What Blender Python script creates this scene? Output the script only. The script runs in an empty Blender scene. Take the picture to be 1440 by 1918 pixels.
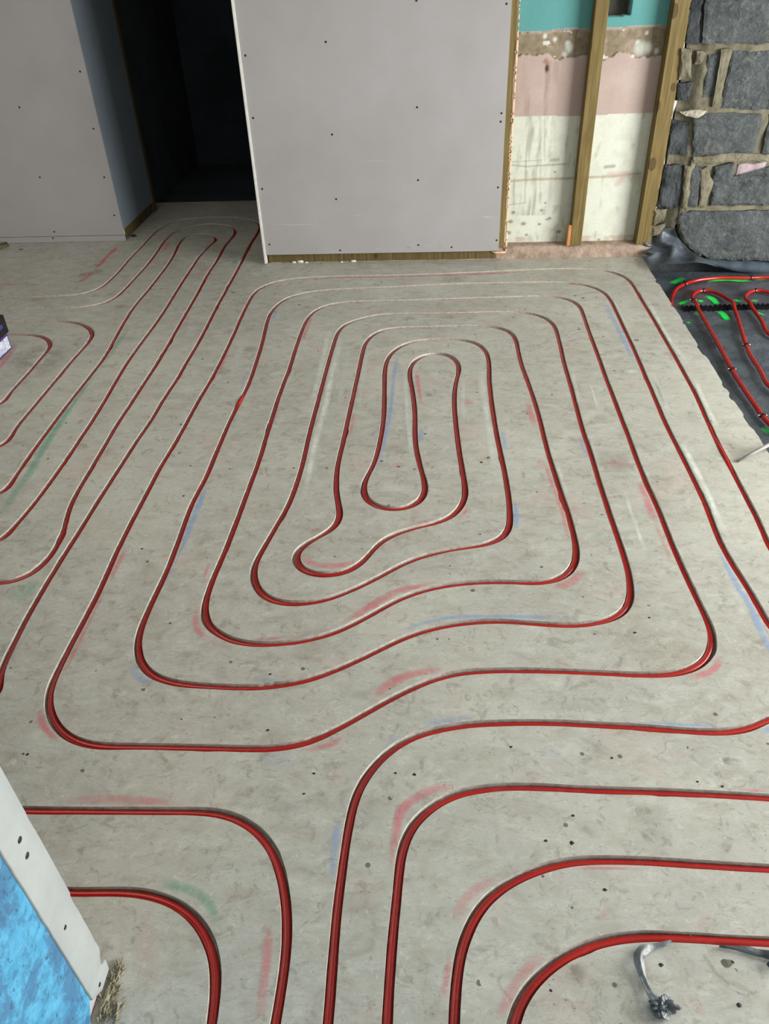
import bpy, bmesh, math, random
import numpy as np
from mathutils import Vector, Matrix
from mathutils.geometry import delaunay_2d_cdt

random.seed(7)
rng = np.random.default_rng(7)
S = bpy.context.scene
col = S.collection

# ------------------------------------------------------------------ camera
H = 1.36                                   # eye height, metres
FPX = 1441.0                               # focal length in pixels of the 1440x1918 frame
CX, CY = 720.0, 959.0
AX = np.array([[0.99810335, 0.00298394, -0.06148825],
               [0.05103361, -0.59870118, 0.79934503],
               [-0.03442789, -0.80096691, -0.59771793]])   # world X, Y, Z seen in camera axes (right, down, forward)
cd = bpy.data.cameras.new('camera'); cam = bpy.data.objects.new('camera', cd); col.objects.link(cam)
cam.matrix_world = Matrix([[AX[0][0], -AX[0][1], -AX[0][2], 0],
                           [AX[1][0], -AX[1][1], -AX[1][2], 0],
                           [AX[2][0], -AX[2][1], -AX[2][2], H],
                           [0, 0, 0, 1]])
cd.sensor_fit = 'VERTICAL'; cd.sensor_height = 36.0; cd.lens = 36.0*FPX/1918.0
cd.clip_start = 0.02; cd.clip_end = 60
S.camera = cam

# ------------------------------------------------------------------ world, lights, exposure
w = bpy.data.worlds.new('world'); S.world = w; w.use_nodes = True
w.node_tree.nodes['Background'].inputs[0].default_value = (0.80, 0.90, 1.0, 1)
w.node_tree.nodes['Background'].inputs[1].default_value = 0.25

def area(name, loc, rot, sx, sy, power, colr):
    l = bpy.data.lights.new(name, 'AREA'); l.shape = 'RECTANGLE'; l.size = sx; l.size_y = sy
    l.energy = power; l.color = colr
    o = bpy.data.objects.new(name, l); col.objects.link(o); o.location = loc; o.rotation_euler = rot
    return o
# daylight through the wide opening on the right (light faces -X)
area('daylight_right', (3.5, 1.55, .95), (0, math.radians(90), 0), 1.7, 2.4, 325, (1.0, 0.99, 0.975))
# weak added fill behind the viewer, no window built there (faces +Y)
area('fill_behind', (1.3, -1.45, 1.75), (math.radians(90), 0, 0), 2.2, 1.0, 17, (1.0, 0.98, 0.95))
# added overhead fill that brightens the left part of the room
area('fill_overhead_left', (-1.8, 2.3, 2.42), (0, 0, 0), 1.3, 1.6, 17, (1.0, 0.975, 0.94))

S.view_settings.view_transform = 'Standard'
S.view_settings.look = 'None'
S.view_settings.exposure = 0.0
S.view_settings.gamma = 1.0
S.view_settings.use_curve_mapping = False

# ------------------------------------------------------------------ helpers
def ray(x, y):
    return AX @ np.array([x-CX, y-CY, FPX])
def P(x, y, z=0.0):                          # pixel -> point on the horizontal plane z
    r = ray(x, y); t = (z-H)/r[2]; return (r[0]*t, r[1]*t)
def WY(x, y, Y):                             # pixel -> (x, z) on the vertical plane y = Y
    r = ray(x, y); t = Y/r[1]; return (r[0]*t, H+r[2]*t)
def WX(x, y, X):                             # pixel -> (y, z) on the vertical plane x = X
    r = ray(x, y); t = X/r[0]; return (r[1]*t, H+r[2]*t)

def link(name, me, mat=None, parent=None, kind=None, label=None, cat=None, group=None, smooth=False):
    o = bpy.data.objects.new(name, me); col.objects.link(o)
    if mat is not None:
        for m in (mat if isinstance(mat, (list, tuple)) else [mat]): me.materials.append(m)
    if parent is not None: o.parent = parent
    if smooth:
        me.shade_smooth()
    props(o, kind, label, cat, group)
    return o
def props(o, kind=None, label=None, cat=None, group=None):
    if kind: o['kind'] = kind
    if label: o['label'] = label
    if cat: o['category'] = cat
    if group: o['group'] = group
    return o
def empty(name, loc, kind=None, label=None, cat=None, group=None):
    o = bpy.data.objects.new(name, None); col.objects.link(o); o.location = loc; o.empty_display_size = .05
    bpy.context.view_layer.update()
    return props(o, kind, label, cat, group)
def pmesh(name, verts, faces):
    me = bpy.data.meshes.new(name); me.from_pydata([tuple(map(float, v)) for v in verts], [], faces); me.update()
    return me
def box_bm(x0, x1, y0, y1, z0, z1, bevel=0.0, seg=2):
    bm = bmesh.new()
    bmesh.ops.create_cube(bm, size=1)
    for v in bm.verts:
        v.co = Vector(((x0+x1)/2+v.co.x*(x1-x0), (y0+y1)/2+v.co.y*(y1-y0), (z0+z1)/2+v.co.z*(z1-z0)))
    if bevel: bmesh.ops.bevel(bm, geom=bm.edges[:], offset=bevel, segments=seg, affect='EDGES', profile=.6)
    return bm
def tomesh(name, bm):
    me = bpy.data.meshes.new(name); bm.to_mesh(me); bm.free(); return me
def box(name, x0, x1, y0, y1, z0, z1, mat, bevel=0.0, **k):
    return link(name, tomesh(name, box_bm(x0, x1, y0, y1, z0, z1, bevel)), mat, **k)
def setparent(o, p):                          # keep world placement (parents are only ever translated)
    o.parent = p; o.matrix_parent_inverse = Matrix.Translation(-p.location)

_perm = rng.random((256, 256))
def vnoise(x, y, seed=0):                     # smooth value noise, numpy arrays
    x = np.asarray(x, float)+seed*17.31; y = np.asarray(y, float)+seed*9.77
    xi = np.floor(x).astype(int); yi = np.floor(y).astype(int); fx = x-xi; fy = y-yi
    fx = fx*fx*(3-2*fx); fy = fy*fy*(3-2*fy)
    g = lambda a, b: _perm[a % 256, b % 256]
    return (g(xi, yi)*(1-fx)+g(xi+1, yi)*fx)*(1-fy)+(g(xi, yi+1)*(1-fx)+g(xi+1, yi+1)*fx)*fy
def fbm(x, y, seed=0, oct=4):
    s = 0; a = .5; t = 0
    for k in range(oct):
        s = s+a*vnoise(np.asarray(x)*2**k, np.asarray(y)*2**k, seed+k); t += a; a *= .5
    return s/t

# ------------------------------------------------------------------ materials
def L(r, g, b):                               # sRGB 0-255 -> linear
    f = lambda c: (c/12.92 if c <= .04045 else ((c+.055)/1.055)**2.4)
    return (f(r/255), f(g/255), f(b/255), 1)
class NT:
    def __init__(s, name):
        s.m = bpy.data.materials.new(name); s.m.use_nodes = True; s.t = s.m.node_tree; s.n = s.t.nodes
        s.b = s.n['Principled BSDF']; s.out = s.n['Material Output']
        s.tc = s.n.new('ShaderNodeTexCoord'); s.co = s.tc.outputs['Object']
    def lk(s, a, b): s.t.links.new(a, b)
    def inp(s, sock, v):
        if hasattr(v, 'links'): s.lk(v, sock)
        else: sock.default_value = v
    def mapping(s, scale=(1, 1, 1), rot=(0, 0, 0), src=None):
        m = s.n.new('ShaderNodeMapping'); m.inputs['Scale'].default_value = scale; m.inputs['Rotation'].default_value = rot
        s.lk(src or s.co, m.inputs['Vector']); return m.outputs[0]
    def noise(s, scale, detail=4, rough=.55, vec=None, dist=0):
        n = s.n.new('ShaderNodeTexNoise'); n.inputs['Scale'].default_value = scale; n.inputs['Detail'].default_value = detail
        n.inputs['Roughness'].default_value = rough; n.inputs['Distortion'].default_value = dist
        s.lk(vec or s.co, n.inputs['Vector']); return n.outputs['Fac']
    def voro(s, scale, vec=None, feature='F1'):
        n = s.n.new('ShaderNodeTexVoronoi'); n.feature = feature; n.inputs['Scale'].default_value = scale
        s.lk(vec or s.co, n.inputs['Vector']); return n
    def ramp(s, fac, stops):
        r = s.n.new('ShaderNodeValToRGB'); e = r.color_ramp.elements
        while len(e) > 1: e.remove(e[-1])
        e[0].position = stops[0][0]; e[0].color = stops[0][1]
        for p, c in stops[1:]:
            k = e.new(p); k.color = c
        s.lk(fac, r.inputs[0]); return r.outputs[0]
    def step(s, fac, a, b): return s.ramp(fac, [(a, (0, 0, 0, 1)), (b, (1, 1, 1, 1))])
    def mix(s, f, a, b, mode='MIX'):
        m = s.n.new('ShaderNodeMix'); m.data_type = 'RGBA'; m.blend_type = mode
        s.inp(m.inputs[0], f); s.inp(m.inputs[6], a); s.inp(m.inputs[7], b); return m.outputs[2]
    def math(s, op, a, b=0.0):
        m = s.n.new('ShaderNodeMath'); m.operation = op; s.inp(m.inputs[0], a); s.inp(m.inputs[1], b); return m.outputs[0]
    def bump(s, h, strength, dist):
        b = s.n.new('ShaderNodeBump'); b.inputs['Strength'].default_value = strength; b.inputs['Distance'].default_value = dist
        s.lk(h, b.inputs['Height']); s.lk(b.outputs[0], s.b.inputs['Normal'])
    def attr(s, name):
        a = s.n.new('ShaderNodeAttribute'); a.attribute_name = name; return a
    def done(s, color=None, rough=None, spec=None):
        if color is not None: s.inp(s.b.inputs['Base Color'], color)
        if rough is not None: s.inp(s.b.inputs['Roughness'], rough)
        if spec is not None: s.b.inputs['Specular IOR Level'].default_value = spec
        return s.m

def mat_concrete():
    k = NT('screed_concrete')
    big = k.noise(1.3, 5, .6); mid = k.noise(6, 6, .62, dist=.4); fine = k.noise(60, 5, .65)
    st = k.noise(9, 5, .65, vec=k.mapping((1.0, 2.6, 1), (0, 0, .25)), dist=.6)
    md2 = k.noise(15, 7, .68, vec=k.mapping((1, 1.5, 1), (0, 0, .2)), dist=.7)
    c = k.ramp(md2, [(.32, L(150, 147, 135)), (.47, L(169, 169, 158)), (.64, L(184, 185, 174))])
    c = k.mix(k.math('MULTIPLY', k.step(mid, .35, .62), .35), c, L(160, 158, 148))
    c = k.mix(k.math('MULTIPLY', k.step(big, .46, .62), .55), c, L(190, 190, 177))
    c = k.mix(k.math('MULTIPLY', k.step(st, .52, .70), .38), c, L(143, 132, 112))          # brownish smears
    sm = k.noise(2.4, 6, .7, dist=.8)
    c = k.mix(k.math('MULTIPLY', k.step(sm, .56, .68), .32), c, L(140, 130, 112))
    gr = k.noise(24, 4, .7, dist=1.2)
    c = k.mix(k.math('MULTIPLY', k.step(gr, .56, .66), .42), c, L(116, 112, 97))
    g3 = k.noise(34, 5, .75, vec=k.mapping((1, 2.2, 1), (0, 0, -.5)), dist=1.6)
    c = k.mix(k.math('MULTIPLY', k.step(g3, .59, .67), .40), c, L(128, 116, 92))
    g4 = k.noise(52, 4, .7, dist=.8)
    c = k.mix(k.math('MULTIPLY', k.step(g4, .60, .68), .35), c, L(206, 208, 198))
    c = k.mix(k.math('MULTIPLY', k.step(fine, .55, .72), .25), c, L(196, 196, 184))
    pk = k.noise(5.0, 3, .6, vec=k.mapping((1, 1, 1), (0, 0, 1.3)))
    c = k.mix(k.math('MULTIPLY', k.step(pk, .58, .70), .22), c, L(185, 150, 140))          # faint pink dust
    v = k.voro(17); gate = k.noise(11, 2, .5)
    pit = k.math('MULTIPLY', k.step(v.outputs['Distance'], .16, .07) if False else k.math('LESS_THAN', v.outputs['Distance'], .085), k.math('GREATER_THAN', gate, .55))
    c = k.mix(k.math('MULTIPLY', pit, .75), c, L(62, 58, 48))
    v2 = k.voro(46, vec=k.mapping((1, 1.9, 1), (0, 0, .5)))
    pit2 = k.math('MULTIPLY', k.math('LESS_THAN', v2.outputs['Distance'], .10), k.math('GREATER_THAN', mid, .55))
    c = k.mix(k.math('MULTIPLY', pit2, .55), c, L(88, 82, 68))
    cr = k.noise(14, 6, .75, vec=k.mapping((1, 3.2, 1), (0, 0, -.35)), dist=1.5)
    crk = k.math('MULTIPLY', k.math('LESS_THAN', k.math('ABSOLUTE', k.math('SUBTRACT', cr, .5)), .007), k.math('GREATER_THAN', md2, .5))
    c = k.mix(k.math('MULTIPLY', crk, .5), c, L(105, 100, 86))
    h = k.math('ADD', k.math('MULTIPLY', fine, .5), k.math('SUBTRACT', k.math('MULTIPLY', mid, 1.2), k.math('MULTIPLY', pit, .8)))
    k.bump(h, .25, .002)
    r = k.ramp(mid, [(.3, (.62, .62, .62, 1)), (.7, (.45, .45, .45, 1))])
    return k.done(c, r, .35)
def mat_cut():
    k = NT('fresh_cut_concrete')
    n = k.noise(70, 5, .7)
    c = k.ramp(n, [(.3, L(160, 153, 140)), (.6, L(202, 198, 186))])
    k.bump(n, .5, .002); return k.done(c, .85, .2)
def mat_pipe():
    k = NT('red_plastic_pipe')
    n = k.noise(9, 3, .6); d = k.noise(45, 4, .6)
    c = k.ramp(n, [(.3, L(152, 18, 11)), (.7, L(168, 26, 18))])
    c = k.mix(k.math('MULTIPLY', k.step(d, .56, .72), .16), c, L(190, 95, 80))
    return k.done(c, .24, .5)
def mat_paint(name, c, wear=.5):
    k = NT(name)
    a = k.attr('fade')
    n = k.noise(42, 4, .7); n2 = k.noise(11, 3, .6)
    f = k.math('MULTIPLY', a.outputs['Fac'], k.ramp(n, [(.32, (1-wear, 1-wear, 1-wear, 1)), (.62, (1, 1, 1, 1))]))
    f = k.math('MULTIPLY', f, k.ramp(n2, [(.3, (.45, .45, .45, 1)), (.6, (1, 1, 1, 1))]))
    tr = k.n.new('ShaderNodeBsdfTransparent'); mx = k.n.new('ShaderNodeMixShader')
    k.lk(f, mx.inputs[0]); k.lk(tr.outputs[0], mx.inputs[1]); k.lk(k.b.outputs[0], mx.inputs[2]); k.lk(mx.outputs[0], k.out.inputs[0])
    return k.done(c, .8, .2)
def mat_simple(name, c1, c2, scale=8, rough=.7, bump=0, bscale=60, spec=.4, dist=.002, vecs=None, detail=4):
    k = NT(name)
    v = k.mapping(vecs) if vecs else None
    n = k.noise(scale, detail, .6, vec=v)
    c = k.ramp(n, [(.32, c1), (.68, c2)])
    if bump: k.bump(k.noise(bscale, 5, .65, vec=v), bump, dist)
    return k.done(c, rough, spec)
M_conc = mat_concrete(); M_cut = mat_cut(); M_pipe = mat_pipe()
M_pink = mat_paint('pink_spray_paint', L(226, 116, 128)); M_blue = mat_paint('blue_spray_paint', L(140, 176, 228))
M_teal = mat_paint('teal_spray_paint', L(92, 176, 150)); M_pale = mat_paint('pale_scrubbed_streak', L(222, 227, 217), .35)
M_red = mat_paint('red_spray_paint', L(238, 92, 98), .3); M_neon = mat_paint('neon_green_spray_paint', L(40, 235, 95), .45)
M_dirt_shade = mat_paint('brown_dirt_shade', L(104, 92, 70), .6)  # brown for real dirt and for the painted crate shadow
M_board = mat_simple('grey_plasterboard', L(154, 151, 150), L(162, 160, 160), 3, .75, .03, 200)
M_white = mat_simple('white_gypsum_edge', L(205, 205, 198), L(222, 222, 214), 30, .85, .2, 120)
M_dark = mat_simple('dark_screw_metal', L(24, 22, 20), L(40, 37, 33), 60, .5)
M_foam = mat_simple('orange_expanding_foam', L(214, 160, 118), L(238, 200, 165), 25, .8, .6, 70)
def mat_timber(name, a, b, c3):
    k = NT(name)
    v = k.mapping((22, 22, 1.1)); g = k.noise(3.2, 5, .6, vec=v, dist=.5); gg = k.noise(9, 3, .6, vec=k.mapping((40, 40, 1.6)))
    kn = k.voro(5.5, vec=k.mapping((1.6, 1.6, 1.0)))
    c = k.ramp(g, [(.3, a), (.55, b), (.75, c3)])
    c = k.mix(k.math('MULTIPLY', k.step(gg, .45, .7), .25), c, a)
    c = k.mix(k.math('MULTIPLY', k.math('LESS_THAN', kn.outputs['Distance'], .17), .75), c, L(66, 44, 20))
    c = k.mix(k.math('MULTIPLY', k.step(k.noise(6, 3, .6), .55, .7), .4), c, L(96, 72, 38))
    k.bump(g, .25, .002); return k.done(c, .65, .3)
M_timber = mat_timber('treated_timber', L(88, 74, 38), L(116, 99, 56), L(138, 121, 76))
M_tdark = mat_timber('dark_timber', L(70, 60, 34), L(100, 86, 50), L(120, 104, 64))  # same grain in darker tones
def mat_block(name, a, b_, spk):
    k = NT(name)
    n = k.noise(9, 8, .65); n2 = k.noise(55, 6, .75); n3 = k.noise(16, 5, .7, dist=.8); v = k.voro(60)
    c = k.ramp(n, [(.32, a), (.66, b_)])
    c = k.mix(k.math('MULTIPLY', k.step(n2, .52, .70), .5), c, spk)
    c = k.mix(k.math('MULTIPLY', k.step(n3, .58, .68), .45), c, L(128, 122, 100))
    c = k.mix(k.math('MULTIPLY', k.math('LESS_THAN', v.outputs['Distance'], .16), .6), c, L(34, 36, 36))
    k.bump(k.math('ADD', n2, k.math('MULTIPLY', n, 1.4)), 1.0, .008)
    return k.done(c, .95, .12)
M_block = mat_block('grey_concrete_block', L(62, 67, 68), L(94, 99, 99), L(134, 138, 134))
M_block_old = mat_simple('grey_concrete_block_plain', L(74, 79, 82), L(116, 121, 122), 9, .9, .9, 45, .2, .006, detail=8)
M_blockd = mat_simple('charcoal_stone_block', L(42, 46, 48), L(76, 80, 81), 11, .9, 1.0, 40, .2, .008, detail=8)
M_mortar = mat_simple('sandy_mortar', L(92, 88, 72), L(130, 125, 106), 14, .95, 1.0, 50, .1, .005, detail=7)
M_lightm = mat_simple('pale_mortar', L(140, 136, 120), L(176, 172, 156), 20, .95, .9, 60, .1, .005)
M_pinkp = mat_simple('pink_plaster', L(146, 130, 134), L(170, 152, 156), 10, .8)
M_memb = mat_simple('black_polythene_membrane', L(56, 64, 70), L(90, 98, 104), 7, .36, .6, 22, .5, .012)
M_membd = mat_simple('dark_upturned_membrane', L(20, 22, 23), L(34, 37, 38), 6, .5, .3, 20, .4, .006)
M_membb = mat_simple('blue_grey_membrane_lip', L(46, 56, 64), L(70, 80, 88), 12, .7, .3, 30, .12, .004)
M_black = mat_simple('black_plastic', L(14, 16, 17), L(26, 28, 29), 30, .4)
M_rib = mat_simple('matt_black_foam', L(8, 9, 10), L(18, 19, 20), 60, .8, spec=.1)
M_plinth = mat_simple('rough_plaster_fillet', L(134, 116, 100), L(178, 158, 142), 18, .95, .9, 50, .1, .006, detail=7)
M_void = mat_simple('painted_shade_plaster', L(44, 50, 56), L(62, 68, 76), 3, .95)  # darkness of the passage put into its surface colour
M_ceil = mat_simple('ceiling_white', L(150, 150, 146), L(165, 165, 160), 3, .9)
M_shell = mat_simple('bare_room_plaster', L(150, 146, 138), L(168, 164, 156), 3, .9)
M_steel = mat_simple('dull_galvanised_steel', L(128, 124, 120), L(158, 152, 148), 30, .6)

# ------------------------------------------------------------------ traced centre lines of the grooves (pixels on the floor plane)
SPIRAL = [(1440,1171),(1415,1125),(1390,1085.4),(1363,1041.7),(1344,1004),(1319,939.6),(1294,887.5),(1269,837.5),(1244,787.5),(1223,737.5),(1206.7,700),(1187.5,655),(1170.8,619.6),(1154,584),(1143,562),(1132,549),(1114.6,539.4),(1093.8,533.6),(1073,530.5),(1041.7,528.3),(1000,528.6),(887.5,530.8),(825,532.6),(762.5,536),(700,539.2),(650,540.8),(608,543.5),(573,548.3),(541.7,556.7),(520.8,569.6),(508,584),(502,596.7),(496.9,615.4),(489.6,646.7),(481,673.8),(470.8,705),(460.4,730),(450,750),(433,783),(416.7,819.6),(400,859),(386,893),(360,942),(338.5,1000),(325,1037.5),(310.4,1073),(293.8,1108),(277,1143.8),(264.6,1173),(257,1200),(258,1225),(266.7,1248),(283,1264.6),(310.4,1276),(345.8,1281.7),(408,1285.8),(452,1287.5),(504,1286),(556,1278),(598,1266.5),(639.6,1249.8),(700,1222.2),(731,1206),(773,1188),(814.6,1175.8),(866.7,1166.5),(900,1163.6),(929,1163),(975,1165.3),(1042.5,1170.7),(1087.5,1170.7),(1132.5,1162.5),(1162.5,1151),(1179,1130),(1181.7,1104),(1176.5,1068.8),(1167,1037.5),(1154.6,1000),(1141.7,963),(1123,905),(1106,848.8),(1091.7,807),(1083.5,778),(1070.8,730),(1056,678),(1046.9,638),(1039.6,613),(1031,601.9),(1016.7,593.5),(1000,588.5),(977,585),(929,584),(845.8,586.7),(773,587),(720.8,588.5),(700,591),(677,596.7),(654,604),(640,612.5),(631,626.5),(623,650.8),(610.4,694.6),(600,734),(588.5,776),(577,821.7),(566.7,867.5),(554,909),(539.6,946.7),(516.7,986),(493.8,1026),(478,1053),(473,1075.8),(477,1093),(487.5,1111),(508,1124.8),(541.7,1131),(577,1129),(618.8,1120.6),(660.4,1104),(700,1085.5),(752,1057),(793.8,1040.4),(845.8,1029),(898,1021.7),(927,1014.4),(945.8,1003),(954.5,984),(955,957),(950,913),(941.7,867.5),(931,817.5),(924,777),(916.7,719.6),(914.6,672),(908,655),(891.7,642.5),(866.7,636.7),(825,635),(789.6,637),(762.5,642.8),(739.6,655),(726,671.7),(720.8,692.5),(719.8,730),(718.8,778),(712.5,821.7),(704,857),(695.4,878),(682,903),(680,923.8),(691.7,941.5),(703,947.6),(720.8,953),(741.7,954),(762.5,951),(783,941.5),(794.8,925.8),(795.8,905),(787.5,875.8),(779,836),(777,800.8),(777,771.7),(773,736),(767.7,705),(769,686),(781,671.7),(800,663.5),(820.8,661.7),(841.7,665.4),(855,675.8),(860,690),(854,713),(851,740.4),(852,777),(858,830),(864.6,873.8),(870.8,909),(870.8,932),(860.4,953),(841.7,969.6),(810.4,981),(777,988),(741.7,999),(714.6,1013),(697,1031),(681,1050.8),(660.4,1065.4),(639.6,1073.8),(610,1077.5),(583,1074.8),(562.5,1066.4),(552,1050.8),(553.5,1034),(570.8,1018.6),(593.8,1006),(618.8,993.5),(633,979),(637.5,963),(633,940.5),(629,909),(633,867.5),(641.7,830),(653,779),(664.6,725.8),(673,688),(679,659),(686,639.5),(700,626),(716.7,617.5),(745.8,613.8),(804,611.7),(887.5,610),(925,612),(950,618.5),(963.5,631),(968.8,650.8),(977,684),(990,719.6),(1002,755),(1012.5,792.5),(1023,836),(1037.5,884),(1050,921.7),(1064.6,963),(1074,1000.8),(1080,1030),(1078,1053),(1063,1075),(1031,1089),(997,1091.7),(950,1089.6),(908,1089.8),(845.8,1094.6),(783,1108),(741.7,1124.8),(700,1147.7),(670.8,1164),(639.6,1179),(598,1193.5),(545.8,1203),(493.8,1206.6),(452,1204),(425,1196.7),(406,1184),(392.8,1177),(384,1162.5),(382,1137.5),(389.6,1108),(400,1080),(414.6,1048),(433,1002),(454,946.7),(470.8,900.8),(485.4,861),(495.8,825.8),(509,783),(525,734),(541.7,690.4),(554,650.8),(566.7,615.4),(575,597.6),(587.5,584),(604,574.8),(629,568),(660,564.8),(700,563.5),(804,561),(908,557.5),(960,555.8),(1000,554.6),(1020.8,554.6),(1052,558),(1073,564),(1085.4,573.8),(1091.7,588),(1104,623.8),(1118.8,663),(1133,703),(1148,742.5),(1162,779),(1181,828),(1195.8,869.6),(1214.6,913),(1231,948.8),(1250,998),(1273,1052),(1292,1093.8),(1310.8,1133),(1327.5,1166.7),(1335.8,1191.7),(1334,1216.7),(1321,1237.5),(1298,1252),(1265,1261.5),(1213,1264.2),(1150,1261.3),(1050,1257),(980,1255.6),(908,1256),(856,1260),(814.6,1270.6),(773,1288),(731,1309),(700,1327),(650,1355),(610,1376),(573.8,1391),(532,1399.6),(480,1402.5),(450,1401.6),(350,1399.5),(250,1397.5),(187.5,1397.5),(156,1393),(131,1382.8),(109,1365.6),(95,1342),(89,1315.6),(94,1287.5),(122,1228),(156,1164),(187.5,1103),(213,1045),(246.7,976.7),(276.7,920),(300,875),(321.7,840),(343,803),(370,753),(400,702),(421,661),(439.6,621.7),(452,592.5),(464.6,567.5),(475,550),(489.6,538.3),(516.7,527.8),(546,522.6),(587.5,519.2),(650,517),(700,516.3),(791.7,513.8),(908,509.2),(1000,504.8),(1062.5,503),(1104,504.2),(1135.4,507.5),(1162.5,514.9),(1179,525.8),(1189.6,541),(1200,559),(1216.7,586),(1237.5,621.7),(1258,657),(1281,698),(1302.5,737.5),(1327.5,794),(1348,838),(1369,877),(1394,925),(1415,964.6),(1431.7,1002),(1440,1023)]
A_OUT = [(1440,1343.8),(1419,1358.5),(1390,1367.3),(1348,1371.5),(1296,1369.5),(1244,1365),(1192,1361),(1140,1358.8),(1040,1353.5),(950,1353.3),(908,1355),(866.7,1358),(825,1365.4),(780,1376.3),(750.8,1391),(725.8,1408),(705,1428.8),(686,1451.7),(669.6,1478.8),(661,1505.8),(653,1547.5),(644.6,1599.6),(636.5,1660),(631,1700),(625,1770),(614,1915)]
B_OUT = [(1440,1493.8),(1348,1488.5),(1244,1483),(1140,1480.5),(1070,1477),(1008,1474),(957,1473),(918,1475.6),(874.7,1481.5),(836,1493),(810.5,1508.5),(787.4,1526.5),(766.8,1552),(755,1580),(748.8,1611),(746,1650),(741,1701),(736,1750),(732,1800),(725,1915)]
C_RUN = [(1440,1626.8),(1336,1620.7),(1244,1614.6),(1137.5,1610.6),(1065,1613),(1034,1620),(997,1633),(957,1651),(923.5,1673),(900,1696),(882.4,1727),(865,1768),(854,1846.6),(850,1918)]
D_RUN = [(1440,1764),(1366.7,1761),(1275,1755),(1198.6,1753),(1137.5,1759.7),(1085.6,1776.5),(1036.7,1805.6),(1000,1836),(975,1872),(958,1915)]
E_RUN = [(45,1517.4),(173.6,1518.5),(312.5,1519),(385,1519.5),(415,1522),(448,1533),(482,1555),(503,1577),(520,1610),(531,1655),(536.5,1700),(538.5,1735),(535.5,1789),(524.5,1865.7),(515,1918)]
F_RUN = [(126.7,1671),(208,1669.4),(260.4,1671),(312.5,1684),(357.6,1710),(390,1752.8),(404,1801),(404,1853.5),(397,1915)]
G1 = [(0,555.6),(66.7,555.6),(122,554),(155.6,550.3),(184,541),(200,530),(222,509),(244,483),(266.7,460),(289,436.7),(307,424),(333,412.5),(366.7,408.5),(411,406),(444,407.5),(472,412),(487,421),(483,435.6),(469,457.8),(455.6,484),(440,513),(424,542),(406.7,573),(390,606),(371,642),(349,679),(333.3,706.7),(306.7,746.7),(283,786.7),(253,830),(216.7,886.7),(186.7,933),(143,1003),(103,1066.7),(65,1130),(37.5,1181),(15.6,1225),(3,1253),(-2,1275),(-7,1310)]
G2 = [(0,577.8),(66.7,577.3),(133,576.5),(166.7,573.6),(195.6,567),(217.8,556),(233,542),(255.6,517.8),(277.8,493),(295.6,469),(311,447.8),(324.5,436.7),(342,427.7),(369,421.5),(400,419.3),(424,422),(441,430),(437,442),(422,460),(406.7,486.7),(389,513),(371,546.7),(351,582),(333,613),(315.6,644),(295.6,678),(270,716.7),(246.7,753),(220,793),(195,836),(176.7,867),(156.7,901),(138,933),(127,961),(120,990),(109,1017),(90,1046.7),(63,1071.7),(33,1086),(0,1091.7)]
G3 = [(0,925),(30,890),(60,846.7),(96.7,797),(130,753),(166.7,706.7),(195.6,669),(213,638),(230,607),(244,584),(256,568),(275.6,545),(297.8,517),(315.6,493),(327,474),(335,457),(346,444.5),(362,438.5),(382,437),(396,440),(406,447),(393,460),(373,480.5),(360,500),(342,526.7),(324,555.6),(311,576.7),(289,609),(266.7,639),(238,679),(216.7,714),(196.7,749),(170,791.7),(146.7,826.7),(120,866.7),(86.7,913),(50,960),(20,993),(0,1014)]
G4 = [(26.7,602),(89,601.3),(124,602),(150,606.7),(168,614.5),(174,625),(166,640),(146.7,662),(118,695),(100,717),(66.7,756.7),(33,797),(0,836)]
G5 = [(26.7,626),(57.8,627),(80,631),(93,639.5),(94,649),(80,666.7),(54,697),(20,734),(0,756.7)]

def cr(pts, ds=0.012, sig=0.028):
    p = np.array(pts, float)
    seg = np.maximum(np.sqrt(np.linalg.norm(np.diff(p, axis=0), axis=1)), 1e-6)
    t = np.concatenate([[0], np.cumsum(seg)])
    p0 = 2*p[0]-p[1]; p1 = 2*p[-1]-p[-2]
    q = np.vstack([p0, p, p1]); tt = np.concatenate([[t[0]-seg[0]], t, [t[-1]+seg[-1]]])
    out = []
    for i in range(1, len(q)-2):
        t0, t1, t2, t3 = tt[i-1:i+3]; n = max(2, int(np.linalg.norm(q[i+1]-q[i])/(ds*.5)))
        for u in np.linspace(t1, t2, n, endpoint=False):
            A1 = (t1-u)/(t1-t0)*q[i-1]+(u-t0)/(t1-t0)*q[i]; A2 = (t2-u)/(t2-t1)*q[i]+(u-t1)/(t2-t1)*q[i+1]
            A3 = (t3-u)/(t3-t2)*q[i+1]+(u-t2)/(t3-t2)*q[i+2]
            B1 = (t2-u)/(t2-t0)*A1+(u-t0)/(t2-t0)*A2; B2 = (t3-u)/(t3-t1)*A2+(u-t1)/(t3-t1)*A3
            out.append((t2-u)/(t2-t1)*B1+(u-t1)/(t2-t1)*B2)
    out.append(q[-2]); o = np.array(out)
    s = np.concatenate([[0], np.cumsum(np.linalg.norm(np.diff(o, axis=0), axis=1))])
    n = max(3, int(s[-1]/ds)); u = np.linspace(0, s[-1], n)
    r = np.stack([np.interp(u, s, o[:, k]) for k in range(o.shape[1])], 1)
    if sig:
        k = int(3*sig/ds); kx = np.arange(-k, k+1)*ds; g = np.exp(-kx**2/(2*sig*sig)); g /= g.sum()
        pad = np.vstack([2*r[0]-r[k:0:-1], r, 2*r[-1]-r[-2:-k-2:-1]])
        r = np.stack([np.convolve(pad[:, j], g, 'valid') for j in range(r.shape[1])], 1)
    return r
W = lambda pts: [P(*q) for q in pts]
def down(pt): return [(pt[0]-.004, .25), (pt[0]-.008, -.2), (pt[0]-.008, -.6)]
spiral = list(reversed(W(A_OUT))); spiral = list(reversed(down(spiral[0])))+spiral
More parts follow.
